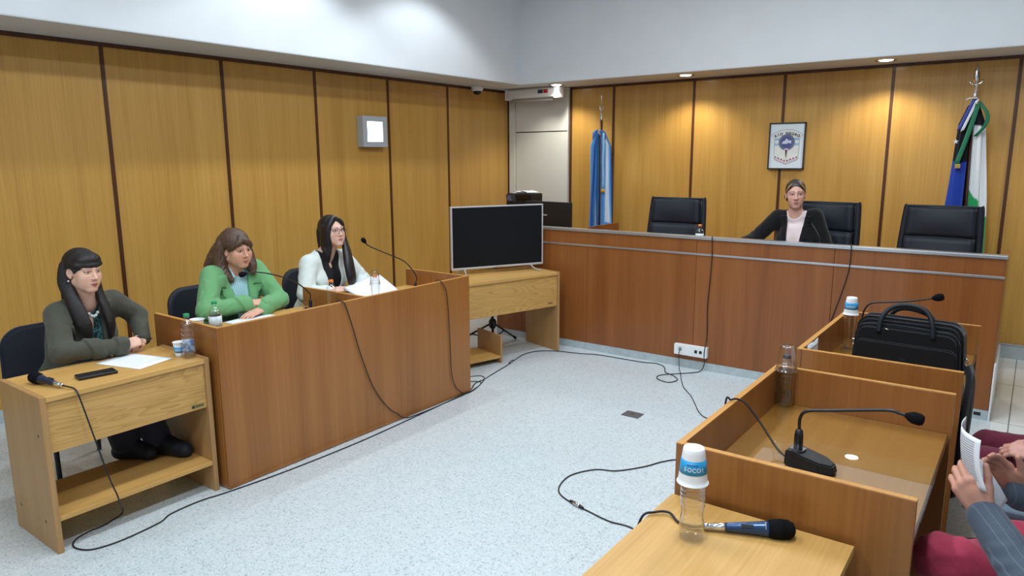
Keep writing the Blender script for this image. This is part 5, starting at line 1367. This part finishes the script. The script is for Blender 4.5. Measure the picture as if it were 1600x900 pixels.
# ================================================================ the woman in the olive jacket
def woman_olive():
    J = joints(deg(-90), deg(-8), pelvis=(-4.20, 1.62, .555), chest=(-4.10, 1.635, .86), neck=(-4.045, 1.645, 1.035), shR=(-4.05, 1.505, .950), shL=(-4.06, 1.79, .975),
               elR=(-3.86, 1.435, .80), wrR=(-3.795, 1.705, .788), elL=(-4.08, 1.925, .875), wrL=(-3.95, 1.885, .765),
               knR=(-3.77, 1.60, .50), knL=(-3.75, 1.74, .50), anR=(-3.80, 1.665, .262), anL=(-3.725, 1.80, .262), toR=(-3.695, 1.735, .2045), toL=(-3.57, 1.862, .2045))
    c = v3(-3.985, 1.628, 1.180); R = rotm(deg(-78), deg(-4), deg(-1)); J['head'], J['headR'] = c, R; sc = .93
    skin = S(222, 178, 156)
    o = body('woman with dark bangs in an olive jacket seated at the low oak desk', J, skin, S(150, 72, 70), S(44, 28, 24), sc, look=(.1, .0), lid=S(150, 104, 92),
             hands=[dict(w=J['wrR'], d=v3(.10, .95, .16), n=v3(.62, -.20, .75), side=1, curl=(.75, 1.15, .8), spread=.0, thumb=(.85, -.45, .35)),
                    dict(w=J['wrL'], d=v3(.55, -.8, -.05), n=v3(.2, 0, 1), side=-1, curl=(.5, .8, .5))])
    hair_build(o, c, R, sc, [('E', (0, -.020, .038), (.086, .104, .091), 0), ('S', (0, .105, -.046), (.064, .10, .079), .006),
        ('E', (0, .040, .066), (.072, .054, .044), .012), ('L', [(.074, .030, .040), (.066, .052, .042), (.024, .085, .042), (-.024, .085, .042), (-.066, .052, .042), (-.074, .030, .036)], [.010, .011, .011, .011, .011, .010], (0, 1, 0, 1.3)),
        ('S', (.088, -.004, -.012), (.026, .026, .034), .006),
        ('L', [(.072, -.045, .03), (.076, -.045, -.06), (.072, -.012, -.13), (.072, .035, -.20), (.062, .075, -.29), (.046, .085, -.385)], [.03, .036, .034, .036, .038, .020], (.6, .8, 0, 1.7)),
        ('L', [(-.074, -.01, .03), (-.078, .0, -.06), (-.078, .02, -.14), (-.085, .055, -.22), (-.092, .085, -.30), (-.09, .09, -.385)], [.026, .030, .033, .036, .036, .022], (-.6, .8, 0, 1.7)),
        ('L', [(0, -.085, .0), (0, -.092, -.10), (0, -.085, -.18), (0, -.08, -.27)], [.07, .068, .066, .04], (0, 1, 0, 1.7))],
        hair_mat('dark_brown_hair', S(12, 9, 10), S(34, 22, 21), .55), ((-.15, .15), (-.17, .14), (-.42, .15)), .0034, .0009, 56)
    hwf = lambda w_: .040+.10*np.clip(w_+.10, 0, .3)
    jacket(o, J, fabric('olive_wool', S(74, 74, 64), .85, .15, 500), hwf, (.055, -.20, .11), seed=4, name='jacket', wid=1.0, cuff=.985, pad=.03, sleeve=.013)
    def nc(g):
        g.cone(J['neck']+J['fwd']*.055+J['up']*.03, J['chest']+J['fwd']*.14-J['up']*.04, .060, .008, .006, 'sub'); g.cone(J['neck']-J['up']*.0, J['neck']+J['up']*.2, .066, .08, .006, 'sub')
    m, nt, out = nmat('teal_leaf_print'); b = bsdf(nt, out, .7, 0, .3); tc = N(nt, 'ShaderNodeTexCoord'); no = N(nt, 'ShaderNodeTexNoise', i_Scale=55.0, i_Detail=1.0, i_Distortion=2.0); nt.links.new(tc.outputs['Object'], no.inputs[0])
    rp = N(nt, 'ShaderNodeValToRGB'); e = rp.color_ramp.elements; e[0].position, e[0].color = .48, S(18, 34, 40); e[1].position, e[1].color = .58, S(62, 116, 116); nt.links.new(no.outputs[0], rp.inputs[0]); nt.links.new(rp.outputs[0], b.inputs['Base Color'])
    blouse(o, J, m, nc)
    trousers(o, J, fabric('dark_navy_denim', S(30, 34, 48), .85, .2), .008, .0075, flare=.016, end=.97)
    shoes(o, J, 'leather')
    b = B(); ch_ = [J['neck']+J['right']*(.052*math.cos(a))+J['fwd']*(.040+.055*math.sin(a))+J['up']*(-.005-.075*math.sin(a)) for a in [i*PI/14 for i in range(15)]]
    b.tube([Vector(q) for q in ch_], .0016, 5); b.build('necklace', 'chrome', o)
    b = B()
    for k in range(5):
        a = (k-2)/2; p = J['neck']+J['right']*(.022*a)+J['fwd']*(.100-.006*a*a)+J['up']*(-.085+.016*a*a)
        b.lathe([(0, -.013+.003*abs(a)), (.007, -.006), (.008, 0), (.005, .006), (0, .008)], 8, Matrix.Translation(p))
    b.build('pendant', plain('pearl_white', S(206, 206, 204), .3), o)
    for s in (1, -1):
        b = B(); p = c+R@v3(s*.079, -.004, -.045); b.lathe([(0, -.007), (.006, -.004), (.0065, .002), (0, .007)], 12, Matrix.Translation(p)); b.build('earring', 'chrome', o)
    for k in range(2):
        p = J['wrR']+unit(J['elR']-J['wrR'])*(.045+.022*k)+v3(.032, 0, .012); B().lathe([(0, -.002), (.006, -.002), (.006, .002), (0, .002)], 12, Matrix.Translation(p) @ Matrix.Rotation(PI/2, 4, 'Y')).build('cuff_button', 'chrome', o)
    return J
JO = woman_olive()
t = thing('pen', 'dark pen held in the hand of the woman in olive', 'pen', (-3.775, 1.79, .80))
B().tube([(-3.812, 1.768, .822), (-3.748, 1.832, .806)], .0042, 10).build('barrel', 'blackg', t)

# ================================================================ the woman in the green jacket
def woman_green():
    J = joints(deg(-90), deg(-6), pelvis=(-4.34, 2.62, .57), chest=(-4.255, 2.625, .88), neck=(-4.215, 2.625, 1.055), shR=(-4.205, 2.470, 1.005), shL=(-4.205, 2.785, 1.010),
               elR=(-4.075, 2.345, .825), wrR=(-3.985, 2.575, .845), elL=(-4.055, 2.855, .815), wrL=(-3.935, 2.635, .802),
               knR=(-3.88, 2.52, .52), knL=(-3.88, 2.72, .52), anR=(-3.86, 2.52, .10), anL=(-3.86, 2.72, .10), toR=(-3.72, 2.51, .035), toL=(-3.72, 2.73, .035))
    c = v3(-4.155, 2.63, 1.178); R = rotm(deg(-88), deg(-6), deg(3)); J['head'], J['headR'] = c, R; sc = 1.0
    skin = S(214, 164, 140)
    o = body('woman with brown hair in a green jacket seated behind the long counter', J, skin, S(168, 96, 88), S(84, 60, 46), sc, jaw=1.2, full=1.12, look=(.15, -.05), lid=S(150, 108, 94), brow_t=.0028,
             hands=[dict(w=J['wrR'], d=v3(.30, .94, .0), n=v3(.40, -.10, .92), side=1, curl=(.10, .30, .25), spread=.16, thumb=(.85, -.3, .35)),
                    dict(w=J['wrL'], d=v3(.20, -.97, -.12), n=v3(.28, 0, .96), side=-1, curl=(.15, .30, .25), spread=.05)])
    hair_build(o, c, R, sc, [('E', (0, -.024, .040), (.090, .108, .094), 0), ('S', (.0, .108, -.040), (.064, .10, .086), .006),
        ('L', [(.015, .068, .088), (-.02, .090, .062), (-.05, .078, .034), (-.070, .046, .004)], [.018, .017, .014, .007], (0, 1, .3, 1.5)),
        ('L', [(.015, .070, .086), (.035, .086, .060), (.058, .066, .036), (.072, .040, .008)], [.018, .016, .013, .006], (.3, 1, .3, 1.5)),
        ('S', (.092, .004, -.016), (.026, .024, .030), .006),
        ('L', [(.076, -.050, .03), (.086, -.055, -.05), (.092, -.040, -.12), (.084, .0, -.165), (.070, .035, -.195)], [.034, .042, .042, .034, .014], None),
        ('L', [(.06, -.09, .0), (.09, -.11, -.07), (.115, -.13, -.125), (.125, -.135, -.155)], [.045, .048, .036, .012], None),
        ('L', [(-.078, -.02, .02), (-.086, .005, -.06), (-.082, .035, -.12), (-.072, .06, -.165)], [.030, .034, .032, .014], None),
        ('L', [(0, -.10, .02), (0, -.125, -.06), (0, -.13, -.12), (0, -.135, -.17)], [.07, .072, .064, .03], None),
        ('L', [(-.05, -.10, .0), (-.08, -.11, -.07), (-.09, -.11, -.15)], [.05, .05, .02], None)],
        hair_mat('chestnut_hair', S(44, 30, 24), S(112, 84, 66)), ((-.16, .17), (-.21, .13), (-.23, .16)), .0034, .0013, 40)
    b = B()
    for k in range(3): b.tube([c+R@v3(-.012+.012*k+.010*math.cos(a), -.090+.006*k, .112+.013*math.sin(a)) for a in [i*PI/5 for i in range(10)]], .0026, 6, True)
    b.build('hair_clip', plain('tortoise_clip', S(92, 66, 48), .3), o)
    hwf = lambda w_: .022+.22*np.clip(w_+.12, 0, .26)
    jacket(o, J, fabric('green_linen', S(108, 164, 112), .85, .06, 400), hwf, (.075, -.22, .10), seed=8, off=.024, sleeve=.022, pad=.03, fold=.005, wid=1.06, elbow_fold=.008, cuff=.90)
    def nc(g):
        g.cone(J['neck']+J['fwd']*.06+J['up']*.02, J['chest']+J['fwd']*.14+J['up']*.06, .040, .005, .006, 'sub'); g.cone(J['neck']+J['up']*.02, J['neck']+J['up']*.2, .056, .07, .004, 'sub')
    def ex(g):
        for s in (-1, 1):
            g.cone(J['neck']+J['right']*s*.052+J['up']*.032-J['fwd']*.01, J['neck']+J['right']*s*.040+J['fwd']*.085-J['up']*.045, .016, .014, .006, flat=(unit(J['right']*s+J['fwd']*.4), 1.8))
    blouse(o, J, fabric('blue_striped_cotton', S(176, 210, 216), .8, .04, 300, (S(120, 176, 196), (0, 75, 0), .3)), nc, .014, name='shirt', extra=ex)
    trousers(o, J, fabric('dark_trouser_cloth', S(40, 40, 46)), .010, .009); shoes(o, J, 'leather', boot=False)
    q = J['wrL']+unit(J['elL']-J['wrL'])*.018
    d_ = unit(J['elL']-J['wrL']); e1 = unit(np.cross(d_, v3(0, 0, 1))); e2 = np.cross(e1, d_)
    b = B(); b.tube([Vector(q+.0300*(math.cos(a)*e1+math.sin(a)*e2)) for a in [i*PI/10 for i in range(20)]], .0065, 8, True); b.build('wristwatch', 'black', o)
    p = c+R@(v3(.083, .0, -.036)*sc); B().lathe([(0, -.004), (.004, 0), (0, .004)], 10, Matrix.Translation(p)).build('earring', 'chrome', o)
woman_green()

# ================================================================ the woman in the white jacket
def woman_white():
    J = joints(deg(-90), deg(-4), pelvis=(-4.34, 3.385, .60), chest=(-4.255, 3.39, .915), neck=(-4.215, 3.39, 1.085), shR=(-4.215, 3.235, .995), shL=(-4.205, 3.545, 1.005),
               elR=(-4.135, 3.135, .80), wrR=(-4.035, 3.285, .815), elL=(-4.16, 3.70, .82), wrL=(-4.035, 3.56, .81),
               knR=(-3.88, 3.30, .53), knL=(-3.88, 3.48, .53), anR=(-3.86, 3.30, .10), anL=(-3.86, 3.48, .10), toR=(-3.72, 3.29, .035), toL=(-3.72, 3.49, .035))
    c = v3(-4.155, 3.415, 1.225); R = rotm(deg(-92), deg(6), deg(2)); J['head'], J['headR'] = c, R; sc = .96
    skin = S(226, 184, 166)
    o = body('woman with black hair and glasses in a white jacket behind the long counter', J, skin, S(176, 96, 96), S(40, 28, 28), sc, jaw=1.0, full=1.08, look=(.1, .1), lid=S(140, 100, 96),
             hands=[dict(w=J['wrR'], d=v3(.35, .93, .05), n=v3(.40, -.10, .92), side=1, curl=(.25, .40, .30), spread=.10, nail=S(214, 40, 84)),
                    dict(w=J['wrL'], d=v3(.2, -.95, -.1), n=v3(.2, 0, 1), side=-1, curl=(.4, .5, .3), nail=S(214, 40, 84))])
    hair_build(o, c, R, sc, [('E', (0, -.020, .040), (.085, .103, .090), 0), ('S', (0, .112, -.018), (.064, .092, .100), .004), ('S', (-.008, .125, .066), (.034, .07, .040), .012),
        ('L', [(.012, .050, .112), (.050, .058, .072), (.073, .042, .02), (.078, .028, -.04), (.075, .018, -.10), (.066, -.01, -.15), (.05, -.05, -.22)], [.014, .020, .026, .032, .036, .036, .024], (1, .35, 0, 1.6)), ('L', [(.078, .0, .03), (.082, -.005, -.04), (.078, -.02, -.11)], [.03, .034, .034], (1, 0, 0, 1.8)),
        ('L', [(-.0, .062, .100), (-.056, .060, .060), (-.076, .034, .0), (-.080, .030, -.08), (-.070, .055, -.17), (-.050, .085, -.26), (-.04, .105, -.36), (-.035, .11, -.43)], [.015, .019, .024, .034, .050, .058, .056, .036], (-.5, .85, 0, 1.8)),
        ('L', [(0, -.088, .0), (0, -.092, -.10), (0, -.080, -.20), (0, -.08, -.32)], [.074, .072, .07, .05], (0, 1, 0, 1.7))],
        hair_mat('black_hair', S(10, 9, 13), S(36, 30, 34), .35), ((-.15, .14), (-.17, .18), (-.47, .15)), .0034, .0007, 50)
    hwf = lambda w_: .050+.13*np.clip(w_+.12, 0, .26)
    jacket(o, J, fabric('ivory_crepe', S(218, 226, 222), .8, .03, 400), hwf, (.0, -.2, .1), seed=14, off=.020, sleeve=.018, pad=.02, fold=.004, cuff=.80, neck_r=.074)
    def nc(g):
        g.cone(J['neck']+J['fwd']*.06+J['up']*.03, J['chest']+J['fwd']*.15-J['up']*.02, .066, .012, .006, 'sub'); g.cone(J['neck']-J['up']*.01, J['neck']+J['up']*.2, .068, .08, .006, 'sub')
    blouse(o, J, fabric('black_jersey', S(24, 24, 28), .8), nc, .011)
    trousers(o, J, fabric('black_trouser_cloth', S(28, 28, 32)), .010, .009); shoes(o, J, 'leather', boot=False)
    b = B(); L = lambda x, y, z: Vector(c+R@(v3(x, y, z)*sc))
    for s in (-1, 1):
        pts = []
        for i in range(24):
            a = 2*PI*i/24; ca, sa = math.cos(a), math.sin(a); x = .0255*np.sign(ca)*abs(ca)**.7; z = .0195*np.sign(sa)*abs(sa)**.75
            pts.append(L(s*.033+x, .1045-.10*abs(s*.033+x)**1.4*1.2, .000+z))
        b.tube(pts, .0014, 6, True)
        b.tube([L(s*.058, .098, .006), L(s*.074, .060, .008), L(s*.080, .0, .006)], .0017, 6)
    b.tube([L(-.009, .104, .004), L(0, .107, .006), L(.009, .104, .004)], .0018, 6); b.build('glasses', plain('violet_grey_frame', S(74, 64, 84), .3), o)
    n_ = J['neck']; b = B()
    pts = [n_+J['right']*(.056*math.cos(a))+J['fwd']*(.040+.055*math.sin(a))+J['up']*(-.005-.075*math.sin(a)) for a in [i*PI/14 for i in range(15)]]
    b.tube([Vector(p) for p in pts], .0014, 5); b.build('necklace', plain('dark_chain', S(70, 56, 52), .4, .5), o)
    q = n_+J['fwd']*.098-J['up']*.095; b = B(); b.obox(q, J['right'], J['fwd'], J['up'], .003, .002, .020); b.obox(q+J['up']*.006, J['right'], J['fwd'], J['up'], .012, .002, .003); b.build('pendant', plain('dark_metal', S(60, 48, 46), .35, .6), o)
woman_white()

# ================================================================ the judge
def judge():
    J = joints(deg(180), deg(-5), pelvis=(-1.50, 6.14, .83), chest=(-1.565, 6.10, 1.115), neck=(-1.58, 6.075, 1.305), shR=(-1.72, 6.07, 1.255), shL=(-1.435, 6.09, 1.275),
               elR=(-1.86, 5.95, 1.085), wrR=(-1.94, 5.76, 1.045), elL=(-1.32, 6.05, 1.02), wrL=(-1.45, 5.86, .985),
               knR=(-1.62, 5.72, .82), knL=(-1.42, 5.72, .82), anR=(-1.62, 5.78, .30), anL=(-1.42, 5.78, .30), toR=(-1.62, 5.68, .235), toL=(-1.42, 5.68, .235), bust=.5)
    c = v3(-1.588, 6.05, 1.452); R = rotm(deg(-162), deg(-2), deg(3)); J['head'], J['headR'] = c, R; sc = .98
    skin = S(210, 164, 146)
    o = body("woman with pulled-back hair in a black jacket seated at the judges' bench", J, skin, S(160, 92, 88), S(74, 54, 46), sc, jaw=.84, full=.86, look=(-.1, 0), lid=S(146, 104, 94), brow_t=.0040,
             hands=[dict(w=J['wrR'], d=v3(-.25, -.85, -.45), n=v3(-.1, -.4, .9), side=1, curl=(.2, .3, .2)), dict(w=J['wrL'], d=v3(-.6, -.8, -.1), n=v3(0, -.1, 1), side=-1, curl=(.3, .4, .3))], fine_hand=.005, fine_head=.0027)
    hair_build(o, c, R, sc, [('E', (0, -.021, .037), (.0795, .0985, .0865), 0), ('S', (0, .112, -.012), (.063, .090, .092), .010), ('S', (.088, .005, -.03), (.024, .03, .045), .008), ('S', (-.088, .005, -.03), (.024, .03, .045), .008),
        ('S', (0, .08, .128), (.0035, .11, .012), .004), ('S', (0, -.03, -.11), (.1, .12, .06), .01),
        ('L', [(.06, -.08, -.02), (.03, -.105, -.05), (0, -.11, -.06), (-.03, -.105, -.05), (-.06, -.08, -.02)], [.025, .03, .03, .03, .025], None), ('E', (0, -.125, -.03), (.035, .032, .035))],
        hair_mat('dark_ash_hair', S(34, 27, 26), S(74, 60, 54)), ((-.12, .12), (-.19, .11), (-.14, .15)), .0032, .0007, 60)
    hair_build(o, c, R, sc, [('L', [(.030, .070, .094), (.056, .060, .062), (.070, .034, .034), (.076, .010, .010)], [.003, .006, .006, .003], (1, .6, .2, 1.6)), ('L', [(-.030, .070, .094), (-.056, .060, .062), (-.070, .034, .034), (-.076, .010, .010)], [.003, .005, .005, .003], (-1, .6, .2, 1.6))],
        hair_mat('blond_streaks', S(130, 96, 60), S(190, 156, 112)), ((-.11, .11), (-.05, .11), (-.03, .13)), .0026, .0004, 60, name='blond_streaks')
    hwf = lambda w_: .048+.10*np.clip(w_+.05, 0, .25)
    jacket(o, J, fabric('black_suiting', S(13, 13, 16), .9, .15), hwf, (.05, -.2, .12), seed=21, cuff=.96, neck_r=.062)
    def nc(g):
        g.ell(J['neck']+J['fwd']*.06+J['up']*.005, (.055, .06, .045), None, .006, 'sub'); g.cone(J['neck']+J['up']*.0, J['neck']+J['up']*.2, .062, .08, .006, 'sub')
    blouse(o, J, fabric('pale_pink_jersey', S(222, 206, 206), .8, .03), nc, .012, seed=23, fold=.004)
    trousers(o, J, fabric('black_trouser_cloth_b', S(28, 28, 32)), .010, .010); shoes(o, J, 'leather', boot=False)
judge()

# ================================================================ two men at the right edge
def man_reading():
    J = joints(deg(90), deg(-12), pelvis=(.42, 2.43, .60), chest=(.33, 2.40, .88), neck=(.27, 2.40, 1.08), shL=(.27, 2.19, 1.00), shR=(.29, 2.61, 1.02),
               elL=(.105, 1.985, .705), wrL=(-.030, 2.185, .800), elR=(.18, 2.58, .74), wrR=(.045, 2.40, .80),
               knL=(-.12, 2.36, .545), knR=(.05, 2.60, .535), anL=(-.06, 2.36, .10), anR=(.10, 2.60, .10), toL=(-.20, 2.36, .035), toR=(-.04, 2.62, .035), bust=0)
    c = v3(.22, 2.40, 1.24); R = rotm(deg(88), deg(-22)); J['head'], J['headR'] = c, R
    RI, UP, CA = v3(.805, .593, 0), v3(-.107, .145, .984), v3(.583, -.791, .18)
    hd1, hn1 = unit(-.42*RI+.85*UP-.2*CA), unit(.8*CA-.55*RI)
    skin = S(196, 142, 122)
    o = body('person in grey pinstripe jacket and red trousers holding printed pages', J, skin, S(160, 100, 90), S(60, 46, 40), 1.06, jaw=1.1, face=True, fine_head=.004,
             hands=[dict(w=J['wrL'], d=hd1, n=hn1, side=-1, curl=(.85, .75, .5), sc=1.04, spread=.05, thumb=(.80, -.15, .40)),
                    dict(w=J['wrR'], d=v3(-.50, -.16, .62), n=v3(.15, .8, .3), side=1, curls=[(.3, .5, .3), (.5, .6, .4), (.6, .6, .4), (.7, .6, .4)], sc=1.02, spread=.06, thumb=(.85, .1, .45))], fine_hand=.0032)
    hair_build(o, c, R, 1.06, [('E', (0, -.020, .040), (.080, .100, .086), 0), ('S', (0, .112, -.03), (.07, .09, .095), .008), ('S', (0, -.02, -.09), (.12, .14, .07), .01)], hair_mat('short_dark_hair', S(28, 22, 20), S(70, 58, 50)), ((-.12, .12), (-.15, .11), (-.12, .15)), .005)
    hwf = lambda w_: .025+.14*np.clip(w_+.10, 0, .26)
    jacket(o, J, fabric('grey_pinstripe', S(74, 84, 98), .85, .12, 450, (S(92, 102, 116), (44, 30.3, 0), .12)), hwf, (.05, -.2, .1), seed=31, off=.024, sleeve=.019, cuff=.95, elbow_fold=.007)
    def nc(g): g.cone(J['neck']+J['up']*.02, J['neck']+J['up']*.2, .062, .08, .006, 'sub')
    blouse(o, J, fabric('white_shirting', S(226, 228, 232), .8, .03), nc, .014, name='shirt', step=.008)
    trousers(o, J, 'red_cot', .012, .006, fold=.016, seed=3); shoes(o, J, 'leather', boot=False)
    q = J['wrR']+unit(J['elR']-J['wrR'])*.03; q2 = J['wrR']+unit(J['elR']-J['wrR'])*.0
    B().tube([Vector(q), Vector(q2)], .0345, 16).build('shirt_cuff', 'paper', o)
    t = thing('printed_pages', 'curled printed pages in the hands of the person in the pinstripe jacket', 'paper', (-.05, 2.24, .80))
    for k in range(2):
        g = []
        for i in range(13):
            f = i/12; row = []
            for j in range(11):
                u = j/10-.5
                pb = J['wrL']+hd1*.078-hn1*.024
                if k == 0:
                    base = Vector(pb-UP*.012+RI*.010); upv = Vector(unit(UP-.10*RI)); side = Vector(unit(.38*RI-.92*CA)); nn = side.cross(upv).normalized()
                    row.append(base+upv*(f*(.165+.055*u)-.02*u)+side*((u+.10)*.17)+nn*(.10*u*u-.010*math.sin(3*f)))
                else:
                    base = Vector(J['wrL']+RI*.010+UP*.125-CA*.055); dn = Vector(unit(RI*.50-UP*.86)); sd = Vector(unit(RI*.80+UP*.50-CA*.5))
                    row.append(base+dn*(f*.15)+sd*(u*.055+.012*f)+Vector(CA)*(.012*math.sin(3*f)))
            g.append(row)
        p = B().sheet(g, .0009).build('sheet', 'paper', t)
        if k == 0:
            b = B()
            for i in range(3, 12):
                for sgn in (1, -1):
                    pts = [Vector(g[i][j])*1 for j in range(1, 10)]; nn = (Vector(g[i][5])-Vector(g[i-1][5])).cross(Vector(g[i][6])-Vector(g[i][5])).normalized()*.0012*sgn
                    for q in (0, .5):
                        row0 = [Vector(g[i][j]).lerp(Vector(g[i-1][j]), q)+nn for j in range(1, 10)]; row1 = [Vector(g[i][j]).lerp(Vector(g[i-1][j]), q+.18)+nn for j in range(1, 10)]
                        b.sheet([row0, row1], .0003)
            b.build('printed_lines', plain('page_print', S(168, 172, 190), .8), p)
    side_chair('grey blue padded armchair of the person in the pinstripe jacket', .26, 2.42, PI, plain('grey_blue_fabric', S(92, 108, 122), .85, bump=.2, nscale=300), .92, .25, 'chairs at the right edge', sz=.46, arms=True)
man_reading()
def man_resting():
    J = joints(deg(90), deg(4), pelvis=(.46, 3.40, .55), chest=(.47, 3.38, .90), neck=(.46, 3.38, 1.10), shL=(.45, 3.18, 1.05), shR=(.45, 3.58, 1.05),
               elL=(.34, 3.10, .74), wrL=(.105, 3.20, .635), elR=(.36, 3.62, .74), wrR=(.12, 3.36, .635),
               knL=(-.065, 3.30, .515), knR=(-.055, 3.52, .515), anL=(.03, 3.31, .10), anR=(.04, 3.52, .10), toL=(-.09, 3.31, .035), toR=(-.09, 3.53, .035), bust=0)
    c = v3(.44, 3.38, 1.27); R = rotm(deg(85), 0); J['head'], J['headR'] = c, R
    o = body('person in maroon trousers at the right edge, hands resting on the lap', J, S(196, 144, 128), S(160, 100, 90), S(60, 46, 40), 1.06, jaw=1.1, fine_head=.0045,
             hands=[dict(w=J['wrL'], d=v3(-.93, .22, .05), n=v3(-.1, -.45, .85), side=-1, curl=(.7, .8, .5), sc=1.0), dict(w=J['wrR'], d=v3(-.88, -.40, .0), n=v3(-.1, .4, .85), side=1, curl=(.6, .7, .5), sc=1.0)])
    hair_build(o, c, R, 1.06, [('E', (0, -.020, .040), (.080, .100, .086), 0), ('S', (0, .112, -.03), (.07, .09, .095), .008), ('S', (0, -.02, -.09), (.12, .14, .07), .01)], hair_mat('short_brown_hair', S(34, 26, 22), S(80, 64, 54)), ((-.12, .12), (-.15, .11), (-.12, .15)), .005)
    hwf = lambda w_: .025+.14*np.clip(w_+.10, 0, .26)
    jacket(o, J, fabric('charcoal_cloth', S(50, 52, 60)), hwf, (.05, -.2, .1), seed=41, step=.008)
    blouse(o, J, fabric('white_shirting_b', S(226, 228, 232), .8, .03), lambda g: g.cone(J['neck']+J['up']*.02, J['neck']+J['up']*.2, .062, .08, .006, 'sub'), .014, name='shirt', step=.008)
    trousers(o, J, 'wine_red', .014, .007, fold=.007, seed=9); shoes(o, J, 'leather', boot=False)
    side_chair('grey office chair of the person in maroon trousers', .46, 3.40, PI, plain('grey_fabric', S(92, 98, 106), .85, bump=.2, nscale=300), .92, .25, 'chairs at the right edge', sz=.42)
man_resting()
